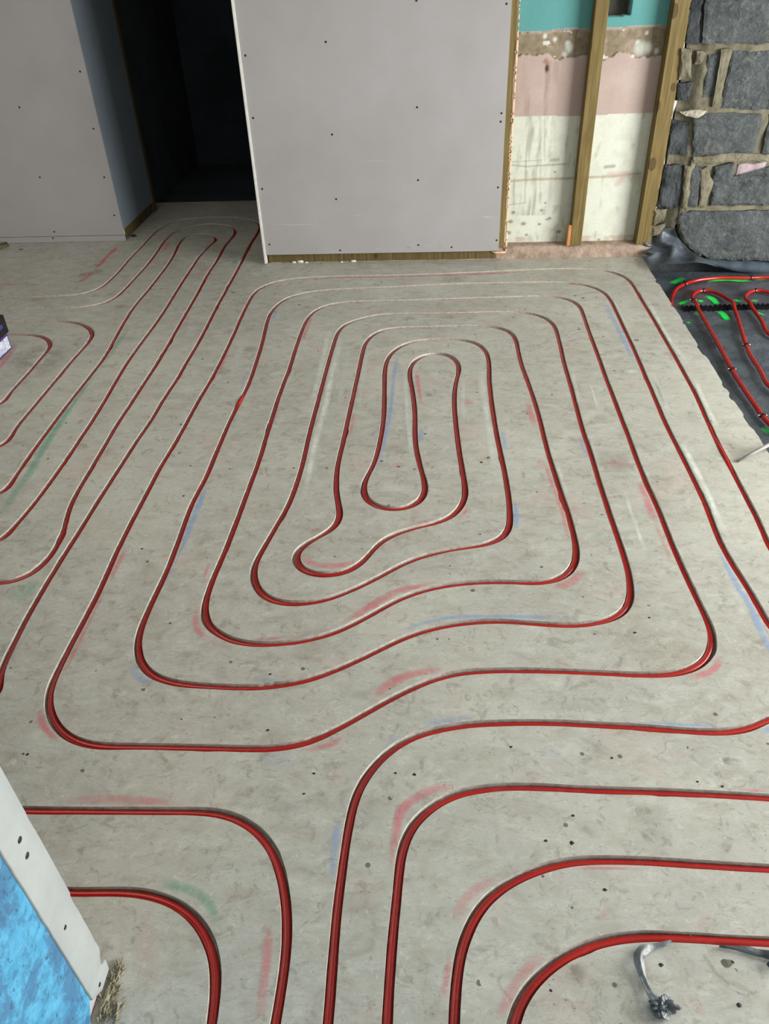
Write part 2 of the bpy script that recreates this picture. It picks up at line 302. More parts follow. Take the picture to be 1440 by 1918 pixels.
spiral += [(.79,1.115),(.83,1.18),(.838,1.27)] + W(SPIRAL) + [(.945,1.45),(.955,1.2),(.94,1.03),(.89,.93),(.80,.892),(.72,.892)] + W(B_OUT)
spiral += down(spiral[-1])
c_run = [(1.0,-.6),(1.0,.45),(.985,.65),(.93,.735),(.8,.752)]+W(C_RUN); c_run += down(c_run[-1])
d_run = [(.9,-.6),(.9,.4),(.87,.56),(.8,.61),(.7,.622)]+W(D_RUN); d_run += down(d_run[-1])
e_run = [(-2.2,.83),(-1.2,.83)]+W(E_RUN); e_run += down(e_run[-1])
f_run = [(-2.1,.70),(-1.1,.705)]+W(F_RUN); f_run += down(f_run[-1])
def left(pt, n=1.4): return [(pt[0]-n, pt[1]+.02), (pt[0]-.4, pt[1]+.005)]
g1 = left(P(*G1[0]))+W(G1)+[(-1.02,1.1),(-1.12,.98),(-1.3,.92),(-2.4,.92)]
g2 = left(P(*G2[0]))+W(G2)+[(-1.9,1.62),(-2.6,1.62)]
g3 = [(-3.0,1.98),(-2.2,1.98)]+[(-1.8,2.03)]+W(G3)+[(-1.62,1.78),(-1.9,1.75),(-2.8,1.75)]
g3[0:3] = [(-3.0,1.86),(-2.0,1.87),(-1.72,1.93)]
g4 = left(P(*G4[0]))+W(G4)+[(-1.85,2.12),(-3.0,2.1)]
g5 = left(P(*G5[0]))+W(G5)+[(-1.95,2.36),(-3.0,2.34)]
PATHS = [cr(x) for x in (spiral, c_run, d_run, e_run, f_run, g1, g2, g3, g4, g5)]

# ------------------------------------------------------------------ the floor slab with its routed grooves
EDGE = 1.072; FL = (-3.6, -1.5, 5.25)         # right edge x, left x... y range
HW = 0.0088
def tang(p):
    t = np.gradient(p, axis=0); t /= np.linalg.norm(t, axis=1)[:, None]; return t
strips = []; SHIFT = []
for k, p in enumerate(PATHS):
    t = tang(p); nrm = np.stack([-t[:, 1], t[:, 0]], 1)
    s = np.arange(len(p))*.012
    def edge(sd):
        j = (fbm(s*14, s*0+sd, k+3)-.5)*.0018
        ch = np.clip(fbm(s*9, s*0+sd*3, k+20)-.70, 0, 1)*.022          # little chips
        return HW+j+ch
    kap = np.gradient(t[:, 0])*nrm[:, 0]+np.gradient(t[:, 1])*nrm[:, 1]; kap = kap/.012      # signed curvature, + bends to the left
    kg = np.exp(-(np.arange(-8, 9)*.012)**2/(2*.035**2)); kg /= kg.sum()
    kap = np.convolve(np.pad(kap, 8, 'edge'), kg, 'valid')
    ext = np.clip(np.abs(kap)*.00036-.0002, 0, .0032)+.0001
    Lp = p+nrm*(edge(1.3)+ext)[:, None]; Rp = p-nrm*(edge(7.7)+ext)[:, None]
    strips.append((p, nrm*1.0, Lp, Rp)); SHIFT.append(np.sign(kap)*np.minimum(ext, np.abs(kap)*.0009)*1.1)
verts = []; edges = []; faces = []
ys = np.linspace(FL[1], 4.10, 260)
ex = EDGE+(fbm(ys*9, ys*0, 77)-.5)*.012+np.where(fbm(ys*16, ys*0, 78) > .66, -.007, 0)
outer = [(FL[0], FL[1])]+[(float(a), float(b)) for a, b in zip(ex, ys)]+[(EDGE, 4.16), (-.5, 4.16), (-.5, FL[2]), (FL[0], FL[2])]
verts += [Vector(q) for q in outer]; faces.append(list(range(len(outer))))
for p, n_, Lp, Rp in strips:
    b = len(verts); m = len(p)
    verts += [Vector(q) for q in Lp]+[Vector(q) for q in Rp]
    faces.append([b+m+i for i in range(m)]+[b+i for i in range(m-1, -1, -1)])   # counter-clockwise
vo, eo, fo, ov, oe, of = delaunay_2d_cdt(verts, edges, faces, 1, 1e-6, True)
V = [(v.x, v.y, 0.0) for v in vo]; F = []; MI = []
for fc, orig in zip(fo, of):
    if 0 in orig and not any(i > 0 for i in orig):
        a, b_, c = [V[i] for i in fc[:3]]
        F.append(list(fc) if (b_[0]-a[0])*(c[1]-a[1])-(b_[1]-a[1])*(c[0]-a[0]) > 0 else list(reversed(fc))); MI.append(0)
prof = [(1, 0), (.99, -.006), (.98, -.014), (.80, -.019), (.4, -.0215), (0, -.022)]
prof = prof+[(-a, z) for a, z in reversed(prof[:-1])]
for p, n_, Lp, Rp in strips:
    b = len(V); m = len(p); K = len(prof)
    for i in range(m):
        for a, z in prof:
            f_ = (1+a)/2
            q = Rp[i]*(1-f_)+Lp[i]*f_
            V.append((q[0], q[1], z))
    for i in range(m-1):
        for j in range(K-1):
            F.append([b+i*K+j, b+i*K+j+1, b+(i+1)*K+j+1, b+(i+1)*K+j]); MI.append(1)
# the slab's broken right-hand side
b = len(V)
for x_, y_ in zip(ex, ys): V += [(x_, y_, 0), (x_-.004, y_, -.05), (x_+.003, y_, -.13)]
for i in range(len(ys)-1):
    for j in range(2): F.append([b+i*3+j, b+i*3+j+1, b+(i+1)*3+j+1, b+(i+1)*3+j]); MI.append(1)
me = pmesh('floor', V, F); me.polygons.foreach_set('material_index', MI)
floor = link('floor', me, [M_conc, M_cut], kind='structure')
floor['label'] = 'grey concrete screed with narrow routed grooves for red pipes'
ALL = np.vstack([p for p in PATHS])

# ------------------------------------------------------------------ red pipes lying in the grooves
def tube(p3, r, n=12, cap=True):
    p3 = np.array(p3); t = np.gradient(p3, axis=0); t /= np.linalg.norm(t, axis=1)[:, None]
    up = np.array([0, 0, 1.0]); sd = np.cross(t, up); sd /= np.maximum(np.linalg.norm(sd, axis=1), 1e-6)[:, None]; nn = np.cross(sd, t)
    rr = np.broadcast_to(np.asarray(r, float), (len(p3),))
    v = []; f = []
    for i in range(len(p3)):
        for k in range(n):
            a = 2*math.pi*k/n; v.append(p3[i]+rr[i]*(math.cos(a)*sd[i]+math.sin(a)*nn[i]))
    for i in range(len(p3)-1):
        for k in range(n): f.append([i*n+k, i*n+(k+1) % n, (i+1)*n+(k+1) % n, (i+1)*n+k])
    if cap: f += [list(range(n))[::-1], [(len(p3)-1)*n+k for k in range(n)]]
    return v, f
LIFT = [(P(452,752), .06, .009), (P(1350,848), .10, .008), (P(1335,800), .03, .004), (P(1076,531), .03, .004), (P(760,1560), .0, 0)]
plabels = ['long red heating pipe coiling inward to the centre of the floor and back out',
 'red heating pipe curving from the right edge to the bottom, inside the two spiral ends',
 'red heating pipe curving at the bottom right corner beside the torn plastic strip',
 'red heating pipe bending right then down past the blue wall end, outer of two',
 'red heating pipe bending down close to the blue wall foot, inner of two',
 'red heating pipe making the widest loop through the dark doorway',
 'red heating pipe making the middle loop through the doorway',
 'red heating pipe making the small inner loop in the doorway, nested inside two others',
 'red heating pipe hooking around at the left, larger of two hooks beside the black crate',
 'red heating pipe making the smaller hook right beside the black crate']
def lifted(p, k, z0=-.0122):
    s = np.arange(len(p))*.012
    z = z0+(fbm(s*3.2, s*0, 50+k)-.5)*.004
    for c0, rad, h in LIFT:
        if rad <= 0: continue
        d2 = (p[:, 0]-c0[0])**2+(p[:, 1]-c0[1])**2
        z = z+h*np.exp(-d2/(2*(rad*.6)**2))
    return np.column_stack([p, z])
for k, (p, n_, Lp, Rp) in enumerate(strips):
    s = np.arange(len(p))*.012
    q = p+n_*(SHIFT[k]+(fbm(s*2.5, s*0, 90+k)-.5)*.0018)[:, None]
    v, f = tube(lifted(q, k), .0081, 14, False)
    link('heating_pipe', pmesh('heating_pipe', v, f), M_pipe, label=plabels[k], cat='pipe', group='red pipes set in floor grooves', smooth=True)

# ------------------------------------------------------------------ spray marks and scrubbed streaks on the slab (flat paint, parts of the floor)
STR = .66
def mark(name, mat, pts, wd=.014, st=.8, z=.0004, world=False, parent=None, skip=True, cross=6, zf=None, seg=.010):
    p = cr(pts if world else [P(*q, z) for q in pts], seg, 0 if len(pts) < 3 else .012)
    if len(p) < 4: p = cr(list(p), seg*.5, 0)
    t = tang(p); nr = np.stack([-t[:, 1], t[:, 0]], 1)
    m = len(p); s = np.arange(m)*seg; seed = len(pts)+pts[0][0]*.37
    ww = wd*(.7+.6*fbm(s*7, s*0, int(seed) % 90))
    off = (fbm(s*5, s*0+3, int(seed) % 70)-.5)*wd*.5
    v = []; fd = []
    for i in range(m):
        ends = min(1, i/ (m*.18+1), (m-1-i)/(m*.18+1))
        for j in range(cross+1):
            a = j/cross*2-1
            x_, y_ = p[i]+nr[i]*(a*ww[i]+off[i])
            v.append((x_, y_, z if zf is None else zf(x_, y_)+z)); fd.append(max(0, (1-abs(a)**2.2))*ends*st*STR)
    v = np.array(v); f = []
    cen = []; cand = []
    for i in range(m-1):
        for j in range(cross):
            q = [i*(cross+1)+j, (i+1)*(cross+1)+j, (i+1)*(cross+1)+j+1, i*(cross+1)+j+1]; cand.append(q)
    if skip:
        near = ALL[(ALL[:, 0] > v[:, 0].min()-.03) & (ALL[:, 0] < v[:, 0].max()+.03) & (ALL[:, 1] > v[:, 1].min()-.03) & (ALL[:, 1] < v[:, 1].max()+.03)]
        bad = np.zeros(len(v), bool)
        if len(near):
            for a in range(0, len(v), 400):
                dd = ((v[a:a+400, None, :2]-near[None])**2).sum(2).min(1); bad[a:a+400] = dd < (HW+.0022)**2
        f = [q for q in cand if not bad[q].any() and v[q][:, 0].max() < EDGE-.012]
    else: f = cand
    if not f: return None
    me = pmesh(name, v, f)
    at = me.attributes.new('fade', 'FLOAT', 'POINT'); at.data.foreach_set('value', np.array(fd, np.float32))
    return link(name, me, mat, parent=parent or floor)

PINK = [([(427,650),(415,683),(396,715)],.012,.8),([(396,715),(380,742)],.006,.4),([(585,588),(574,617),(563,640)],.012,.7),
 ([(540,525.5),(620,520),(700,518.5),(800,516),(908,512.5),(1000,508)],.016,.75),([(521,765),(513,782)],.010,.5),([(664,768),(660,792),(653,822)],.008,.6),
 ([(779,692),(784,720),(788,760)],.010,.75),([(990,752),(997,780),(1004,802)],.014,.7),([(1020,865),(1034,905),(1047,940),(1060,985),(1066,1015)],.008,.7),
 ([(1197,900),(1208,928),(1218,955),(1228,978)],.014,.85),([(1226,975),(1240,1010),(1262,1060)],.006,.5),([(1092,1066),(1078,1086),(1055,1098),(1030,1099)],.014,.75),
 ([(1290,1270),(1313,1266),(1334,1258),(1345,1248),(1349,1229)],.010,1.0),([(236,1025),(225,1048),(213,1072),(203,1092)],.009,.75),([(200,1092),(178,1142),(158,1184),(136,1228),(112,1276)],.007,.65),
 ([(374,1130),(366,1150),(367,1170),(377,1190),(392,1198)],.010,.75),([(462,1199),(500,1197),(540,1194)],.007,.75),([(640,1172),(671,1152),(700,1133),(721,1120),(752,1105),(790,1098),(830,1090)],.014,.85),
 ([(699,1309),(712,1292),(737,1276),(762,1264),(794,1258),(835,1254)],.014,.95),([(560,1404),(585,1403),(607,1400),(630,1391),(648,1378)],.008,.75),([(76,1325),(77,1350),(92,1374),(116,1390)],.009,.9),
 ([(110,1504),(160,1499),(220,1497),(280,1501),(330,1506)],.013,.6),([(733,1640),(738,1600),(742,1560),(749,1520),(770,1500),(800,1483),(830,1474),(866,1470)],.011,.8),
 ([(848,1730),(860,1700),(878,1674),(902,1656),(935,1646)],.010,.55),([(826,1880),(834,1840),(845,1785)],.009,.65),([(504,1725),(500,1790),(492,1866),(486,1916)],.010,.75),
 ([(935,1912),(944,1885),(965,1842),(995,1804),(1020,1785)],.010,.75),([(618,962),(615,972)],.012,.5),([(600,988),(590,996)],.012,.5),([(567,1040),(575,1052),(600,1058),(630,1060),(655,1056),(674,1048)],.013,.8),
 ([(640,992),(655,997)],.015,.4),([(765,982),(790,977),(820,973)],.010,.75),([(878,948),(872,960),(858,970)],.009,.9),([(704,1036),(712,1024),(724,1014)],.009,.7),([(316,452),(311,462),(305,472)],.018,.6),
 ([(1380,1481.5),(1410,1482),(1440,1482.5)],.006,.9),([(1160,1476),(1250,1478)],.003,.7),([(1060,1627),(1130,1626),(1215,1628)],.003,.7),([(1122,1706),(1140,1720)],.022,.5),([(1308,1722),(1322,1734)],.020,.5),
 ([(190,852),(184,866)],.006,.9),([(372,1018),(366,1024)],.012,.5),([(868,745),(882,760)],.022,.5),([(1010,858),(1020,880)],.02,.35),([(735,866),(752,874)],.02,.5),([(1130,868),(1180,866)],.03,.3),
 ([(480,1198),(495,1180)],.02,.2),([(1322,1910),(1290,1860)],.01,.3),([(890,600),(925,603)],.01,.3),([(30,648),(18,664),(2,684),(-10,700)],.012,1.0),([(365,520),(392,495)],.02,.3),([(345,610),(352,590)],.02,.25),
 ([(380,1090),(384,1075),(395,1050)],.006,.6),([(1050,1000),(1070,1010)],.01,.3),([(610,1660),(720,1680)],.05,.10),([(268,1700),(290,1860)],.02,.12)]
RED = [([(225,456),(214,468),(200,481),(186,497),(175,508)],.013,.95),([(175,508),(164,518),(152,526),(138,532)],.015,.7),([(-30,532),(0,532.5),(40,532)],.012,.6),([(52,533),(80,532.5)],.010,.45)]
BLUE = [([(388,905),(377,935),(363,968),(343,1018),(330,1045)],.012,.8),([(345,1012),(325,1058),(303,1102)],.008,.6),([(249,1245),(252,1263),(268,1275),(292,1280)],.010,.6),([(521,576),(514,590),(507,606)],.012,.6),
 ([(461,700),(455,715),(452,730)],.006,.7),([(750,657),(744,675),(740,692),(736,726),(732,761),(727,792),(721,822),(716,848),(709,870),(700,895)],.0095,.85),([(786,800),(789,815),(788,832)],.013,.6),
 ([(938,805),(944,825),(949,848)],.010,.7),([(962,938),(967,955),(968,972),(965,990)],.009,.85),([(1130,564),(1150,600),(1167,632),(1180,660),(1190,682)],.015,.7),([(1087,818),(1098,855)],.007,.6),
 ([(1192,1090),(1200,1114)],.012,.6),([(1344,1024),(1365,1067),(1382,1102),(1402,1130),(1416,1160),(1432,1198),(1450,1230),(1458,1262)],.010,1.0),([(1155,1353.5),(1223,1355),(1294,1357.5),(1350,1361)],.005,.9),
 ([(1420,1372),(1440,1366),(1460,1352)],.008,.9),([(745,1190),(765,1177),(790,1168),(826,1159),(867,1155),(929,1154),(1000,1155),(1080,1158)],.008,.8),([(788,1356),(820,1352),(850,1350),(892,1346)],.010,.55),
 ([(637,1532),(630,1560),(626,1610),(624,1655)],.010,.7),([(722,1402),(742,1385),(757,1375)],.010,.6),([(470,1272),(495,1275),(535,1276)],.010,.45),([(1005,1408),(1050,1412)],.01,.35),([(478,1420),(560,1425)],.02,.15)]
TEAL = [([(241,608),(231,626),(212,653),(193,680),(182,696)],.016,.5),([(187,690),(170,712),(153,730),(128,766),(107,798),(83,838),(60,878),(43,902),(20,934),(0,972)],.016,.85),([(280,450),(277,462)],.03,.5),([(443,484),(438,496)],.02,.7),
 ([(85,1100),(55,1105),(20,1128)],.04,.4),([(9,1215),(3,1236)],.008,.7),([(292,1655),(330,1659),(368,1671),(391,1690),(405,1722),(409,1740)],.011,.8),([(230,640),(262,628)],.05,.2),([(1110,1000),(1130,1008)],.02,.25)]
PALE = [([(618,612),(612,640),(603,680),(593,724),(583,776)],.014,.6),([(640,624),(629,667),(619,709),(606,772),(598,800),(590,830),(581,874),(571,917),(558,955)],.013,.75),([(1147,557),(1165,598),(1180,626)],.009,.75),
 ([(1207,552),(1229,592),(1256,642),(1277,667),(1291,694)],.011,.7),([(1223,700),(1238,742),(1252,775)],.009,.6),([(1222,707),(1236,737),(1249,764)],.010,.85),([(1268,815),(1290,855),(1311,894),(1332,937),(1352,988),(1366,1015)],.011,1.0),
 ([(1298,705),(1319,750),(1345,803)],.010,.85),([(1071,692),(1083,751)],.008,.4),([(1104,716),(1120,768)],.006,.55),([(1102,815),(1112,850)],.008,.4),([(1169,920),(1181,957),(1192,988),(1207,1034)],.007,.6),([(1042,863),(1050,895),(1062,935)],.010,.5),
 ([(757,684),(759,720),(762,760),(765,800),(768,832),(776,884)],.010,.55),([(868,702),(867,740),(867,790)],.010,.45),([(901,680),(905,740),(914,790),(922,842),(932,910)],.015,.6),([(1181,690),(1186,702)],.028,.9),
 ([(655,640),(645,700),(632,770)],.012,.25),([(690,640),(680,700),(668,780)],.01,.3),([(450,600),(428,640),(410,680)],.010,.3),([(455,640),(440,680)],.014,.3),([(362,750),(340,790)],.012,.35),([(1350,1050),(1400,1140)],.02,.25),
 ([(1187,840),(1206,880),(1220,905)],.006,.4),([(930,630),(937,660)],.01,.3),([(1210,1110),(1260,1180)],.04,.2),([(1170,1385),(1260,1395)],.03,.3),([(560,660),(546,700),(530,735)],.01,.2)]
DIRT_SHADE = [([(455,652),(485,655)],.03,.35),([(1395,1425),(1345,1421),(1366,1432),(1385,1436)],.006,.9),([(1090,1395),(1145,1400)],.03,.25),([(1180,1530),(1260,1545)],.05,.3),([(1200,1555),(1215,1580)],.006,.7),([(1085,1545),(1110,1560),(1118,1572)],.01,.5),
 ([(800,732),(806,745)],.012,.7),([(940,1285),(960,1310)],.04,.3),([(140,520),(200,505)],.04,.45),([(210,575),(240,573)],.03,.4),([(820,525),(880,528)],.08,.3),([(1160,640),(1230,620)],.05,.15),([(1290,790),(1340,760)],.06,.25),
 ([(500,1470),(530,1500)],.03,.35),([(460,1500),(440,1480)],.03,.3),([(740,1650),(758,1670)],.03,.4),([(1235,1590),(1262,1615)],.008,.45),([(1060,1812),(1100,1830)],.02,.5),([(1345,855),(1385,830)],.05,.35),([(760,770),(800,790)],.05,.2),
 ([(395,690),(440,700)],.05,.15),([(600,830),(640,850)],.05,.15),([(10,690),(120,650)],.14,.35),([(60,680),(100,700)],.08,.3),([(1105,860),(1190,880)],.09,.3),([(1060,640),(1080,636)],.008,.5),([(620,1300),(660,1290)],.02,.3),([(462,1345),(462,1360)],.012,.6)]  # the two broad smears beside the crate paint its cast shadow
for lst, nm, mt in ((DIRT_SHADE, 'dirt_shade_smear', M_dirt_shade), (PALE, 'pale_streak', M_pale), (PINK, 'pink_paint_mark', M_pink), (BLUE, 'blue_paint_mark', M_blue), (TEAL, 'teal_paint_mark', M_teal), (RED, 'red_paint_line', M_red)):
    if nm == 'pale_streak': lst = [(a_, b_*1.1, min(1.4, c_*1.7)) for a_, b_, c_ in lst]
    for i, (pts, wd, st) in enumerate(lst):
        mark(nm, mt, pts, wd, st, z=.00025+.00006*(['dirt_shade_smear','pale_streak','pink_paint_mark','blue_paint_mark','teal_paint_mark','red_paint_line'].index(nm)))
# small dark pits drilled or knocked into the screed
M_soft = mat_simple('brown_grey_grit', L(84, 80, 66), L(116, 110, 94), 60, .9)
def pit(x, y, r, parent=floor, z=.0012):
    cx, cy = P(x, y); n = 9; v = [(cx, cy, z)]
    for k in range(n):
        a = 2*math.pi*k/n; rr = r*(.75+.5*random.random()); v.append((cx+rr*math.cos(a)*1.2, cy+rr*math.sin(a), z*.3))
    return link('grit_fleck', pmesh('grit_fleck', v, [[0, k+1, (k+1) % n+1] for k in range(n)]), M_soft if r > .0048 else M_dark, parent=parent)
for x, y, r in [(886,1106,.0055),(319,1167,.0025),(1073,1528,.0028),(1133,1667,.0032),(957,1399,.0025),(776,1451,.003),(741,1448,.0025),(588,1449,.0025),(569,1487,.0022),(915,857,.006),(901,866,.004),(1077,554,.007),(1092,558,.006),(1084,617,.006),(1130,630,.005),(1191,637,.008),
    (1353,1473,.003),(1306,1464,.0022),(1372,1802,.0025),(1238,1808,.003),(1032,1855,.002),(1384,1882,.0035),(1362,1804,.007),(1071,1579,.0035),(52,1413,.003),(44,1412,.002),(506,1263,.003),(1189,1185,.003),(1127,964,.0025),(336,849,.003),(266,1028,.003),(344,929,.003),(899,1001,.0025),(841,1197,.0015),(730,1290,.0015),
    (436,548,.008),(561,571,.006),(181,497,.009),(39,467,.012),(747,874,.005),(715,864,.006),(1216,1157,.003),(843,1060,.002),(819,1197,.002),(340,1347,.002),(501,1368,.003),(1146,1420,.0025),(1022,1575,.003),(1292,1752,.002)]:
    pit(x, y, r)

# ------------------------------------------------------------------ membrane-covered lower floor on the right
DROP = -.085
def mz(x, y):
    h = (fbm(x*5, y*3.2, 31)-.5)*.016+(fbm(x*19+y*6, y*7, 33)-.5)*.008
    return h
gx = np.arange(EDGE-.02, 3.62, .02); gy = np.arange(-1.5, 4.035, .02)
XX, YY = np.meshgrid(gx, gy); ZZ = DROP+mz(XX, YY)
# the sheet turns up at the slab and at the back, with a lifted fold in the corner
ZZ = ZZ+np.clip((EDGE+.012-XX)/.03, 0, 1)*.065
nx, ny = len(gx), len(gy)
vm = np.stack([XX.ravel(), YY.ravel(), ZZ.ravel()], 1)
fm = [[j*nx+i, j*nx+i+1, (j+1)*nx+i+1, (j+1)*nx+i] for j in range(ny-1) for i in range(nx-1)]
memb = link('damp_proof_membrane', pmesh('damp_proof_membrane', vm, fm), M_memb, smooth=True,
            label='dark grey plastic membrane covering the lower floor right of the concrete slab', cat='membrane')
def ribbon3(name, rows, mat, **k):            # rows: list of lists of 3D points
    nr = len(rows); nc = len(rows[0]); v = [q for r in rows for q in r]
    f = [[j*nc+i, j*nc+i+1, (j+1)*nc+i+1, (j+1)*nc+i] for j in range(nr-1) for i in range(nc-1)]
    return link(name, pmesh(name, v, f), mat, smooth=True, **k)
# black upturned edge against the slab side
rows = []
for y_ in np.arange(-1.5, 4.02, .03):
    a = float(fbm(y_*8, 0, 61)); e = EDGE+.005+a*.003
    rows.append([(e, y_, -.012-.006*a), (e+.002+.002*a, y_, -.03), (e+.004+.003*a, y_, -.06), (e+.009, y_, DROP+.008)])
ribbon3('edge_upturn', rows, M_membd, parent=memb, label='black upturned edge of membrane against the slab')
# neon marks on the membrane
zm = lambda x, y: float(DROP+mz(x, y))
def nmark(pts, wd, st):
    mark('green_paint_mark', M_neon, [P(a, b, DROP) for a, b in pts], wd*1.15, st*3.2, z=.003, world=True, parent=memb, skip=False, zf=lambda x, y: float(DROP+mz(x, y)), seg=.008)
for pts, wd, st in [([(1322,527),(1350,525.5),(1380,526.5),(1406,526)],.022,1.0),([(1410,525.5),(1440,524.5),(1462,524)],.016,.7),([(1255,532),(1272,524),(1282,520)],.022,.5),([(1272,571),(1282,566),(1291,563)],.016,.9),
    ([(1305,564),(1318,565)],.014,.8),([(1322,554),(1333,560),(1339,566),(1343,572)],.018,.9),([(1346,582),(1354,589),(1358,595),(1362,603)],.018,.9),([(1376,566),(1388,562)],.016,.9),([(1399,549),(1411,547)],.012,.8),([(1406,563),(1420,565)],.014,.7),([(1286,606),(1293,604)],.010,.6),([(1300,590),(1310,588)],.02,.35),([(1412,583),(1424,588),(1432,592)],.008,.8),([(1428,812),(1445,806)],.02,.4)]:
    nmark(pts, wd, st)
# ribbed black seam strip lying across the membrane
y0 = P(1330, 577, DROP)[1]; y1 = P(1440, 573, DROP)[1]
rows = []; x_ = P(1279, 578, DROP)[0]
while x_ < 3.3:
    yy = y0+(x_-1.3)*(y1-y0)/.35*.35; z_ = zm(x_, yy)
    for q in (0, .5):
        xx = x_+q*.022; hh = .011 if q == 0 else .002; wv = .036 if q == 0 else .024
        rows.append([(xx, yy-wv, z_+.001), (xx, yy-wv*.7, z_+hh), (xx, yy, z_+hh+.002*random.random()), (xx, yy+wv*.7, z_+hh), (xx, yy+wv, z_+.001)])
    x_ += .022
seam = ribbon3('ribbed_seam_strip', rows, M_rib, label='ribbed black plastic strip lying across the membrane', cat='strip')

# pipes on the membrane
PR = .0083
SEAM_Y = P(1330, 577, DROP)[1]
def mpipe(pts, lab, pre=(), post=()):
    zc = DROP+.012+PR
    p = cr(list(pre)+[P(a, b, zc) for a, b in pts]+list(post), .015, .03)
    z = np.array([zm(a, b)+PR+.002 for a, b in p]); k = np.ones(15)/15
    z = np.convolve(np.pad(z, 7, 'edge'), k, 'valid')+.004+.013*np.exp(-((p[:, 1]-SEAM_Y)/.05)**2)
    v, f = tube(np.column_stack([p, z]), PR, 14)
    link('heating_pipe', pmesh('heating_pipe', v, f), M_pipe, label=lab, cat='pipe', group='red pipes clipped to the black membrane', smooth=True)
    return np.column_stack([p, z])
m1 = mpipe([(1266,538.5),(1279,530),(1290,525.5),(1305,522),(1327,519.5),(1350,518.2),(1404,519),(1440,518)],
      'red pipe running along the back of the membrane and down beside the slab edge', pre=[(1.100,-1.2),(1.100,1.0),(1.100,2.5),(1.100,3.25),(1.097,3.45)], post=[(2.2,3.66),(3.2,3.68)])
m2 = mpipe([(1440,720.7),(1425,692),(1404,660.8),(1393.8,634.7),(1386,608.6),(1376,577),(1366,561),(1350,548.5),(1335,542.5),(1320,540.3),(1308,541.5),(1298.5,548),(1296,557),(1303,570),(1315.6,590),(1336.5,628),(1362.5,674),(1388.6,718),(1414.7,757),(1440,791)],
      'red pipe making the first hairpin on the membrane, nearest the slab', pre=[(1.50,-1.2),(1.50,1.2),(1.50,2.1)], post=[(1.30,2.1),(1.30,1.2),(1.30,-1.2)])
m3 = mpipe([(1450,549),(1437,545),(1414.7,540.5),(1403,545),(1395,554),(1401.6,567),(1417,584),(1430,605),(1440,624)],
      'red pipe making the second hairpin on the membrane, cut by the right frame edge', pre=[(1.90,-1.2),(1.90,1.5),(1.90,3.0),(1.88,3.45)], post=[(1.70,2.9),(1.70,2.4),(1.70,-1.2)])
# clips
def clip(pos, ang, lab):
    bm = bmesh.new(); n = 10; r0 = PR+.0012; wd = .004
    ring = []
    for j, yy in enumerate((-wd, wd)):
        ring.append([[bm.verts.new((r*math.cos(a), yy, r*math.sin(a))) for a in [math.pi*(-.15+1.3*k/n) for k in range(n+1)]] for r in (r0, r0+.0022)])
    for k in range(n):
        bm.faces.new((ring[0][1][k], ring[0][1][k+1], ring[1][1][k+1], ring[1][1][k]))
        bm.faces.new((ring[0][0][k], ring[1][0][k], ring[1][0][k+1], ring[0][0][k+1]))
        for j in (0, 1): bm.faces.new((ring[j][0][k], ring[j][0][k+1], ring[j][1][k+1], ring[j][1][k]))
    t = empty('pipe_clip', (pos[0], pos[1], pos[2]), label=lab, cat='clip', group='clips holding the pipes on the membrane')
    t.rotation_euler = (0, 0, ang)
    link('band', tomesh('band', bm), M_black, parent=t)
    box('tie_tail', .006, .017, -.0015, .0015, .004, .0065, M_white, parent=t)
    box('tie_tail', -.015, -.007, -.0015, .0015, .003, .0055, M_white, parent=t)
def onpath(m, px, py, lab):
    x, y = P(px, py, DROP+.02); i = int(((m[:, 0]-x)**2+(m[:, 1]-y)**2).argmin()); d = m[min(i+1, len(m)-1)]-m[i-1]
    clip(m[i], math.atan2(d[1], d[0])-math.pi/2, lab)
onpath(m2, 1377, 690, 'black clip on the hairpin leg nearest the slab, upper one')
onpath(m2, 1428, 776, 'black clip low on the hairpin leg nearest the slab, at the frame edge')
onpath(m2, 1396, 646, 'black clip on the second leg of the first hairpin')
onpath(m2, 1318, 540.5, 'black clip at the top of the first hairpin bend')
onpath(m2, 1300, 563, 'black clip low in the first hairpin bend')
onpath(m1, 1281, 529, 'black clip at the left bend of the back pipe')
onpath(m1, 1409, 519, 'black clip on the straight back pipe under the block wall')
onpath(m3, 1413, 541, 'black clip at the top of the second hairpin bend')

# thin steel rod bridging slab and membrane
a = P(1381, 866); b2 = P(1440, 833, .03)
v, f = tube([(a[0], a[1], .004), ((a[0]+b2[0])/2, (a[1]+b2[1])/2, .018), (b2[0], b2[1], .030), (b2[0]+.30, b2[1]+.13, DROP+.028)], [.004, .0055, .007, .007], 8)
link('metal_rod', pmesh('metal_rod', v, f), M_steel, label='thin grey rod resting on the slab edge at the right', cat='rod', smooth=True)

# ------------------------------------------------------------------ back wall: painted plaster, timber, blocks
PW = 4.09
x0, x1, z0, z1 = -.86, 1.20, .0, 1.20
nxw, nzw = 420, 300
xs = np.linspace(x0, x1, nxw); zs = np.linspace(z0, z1, nzw); X, Z = np.meshgrid(xs, zs)
n1 = fbm(X*9, Z*9, 5); n2 = fbm(X*26, Z*26, 6); n3 = fbm(X*60, Z*60, 8)
colr = np.zeros(X.shape+(3,)); depth = np.zeros_like(X)
def lin(r, g, b): return np.array(L(r, g, b)[:3])
def blend(mask, c):
    global colr
    m = np.clip(mask, 0, 1)[..., None]; colr = colr*(1-m)+np.array(c)*m
blend(np.ones_like(X), lin(216, 220, 204))
blend(np.clip((n2-.45)*1.4, 0, .35), lin(196, 196, 176))
sm = np.exp(-((X-.50)/.09)**2)*(Z > .2)*(Z < .88)                     # scribbled grey strokes left of the stud
blend(sm*np.clip((fbm(X*55, Z*5, 12)-.5)*2.6, 0, .6), lin(120, 118, 98))
blend(np.clip((fbm(X*40, Z*14, 14)-.66)*3, 0, .4), lin(150, 146, 124))
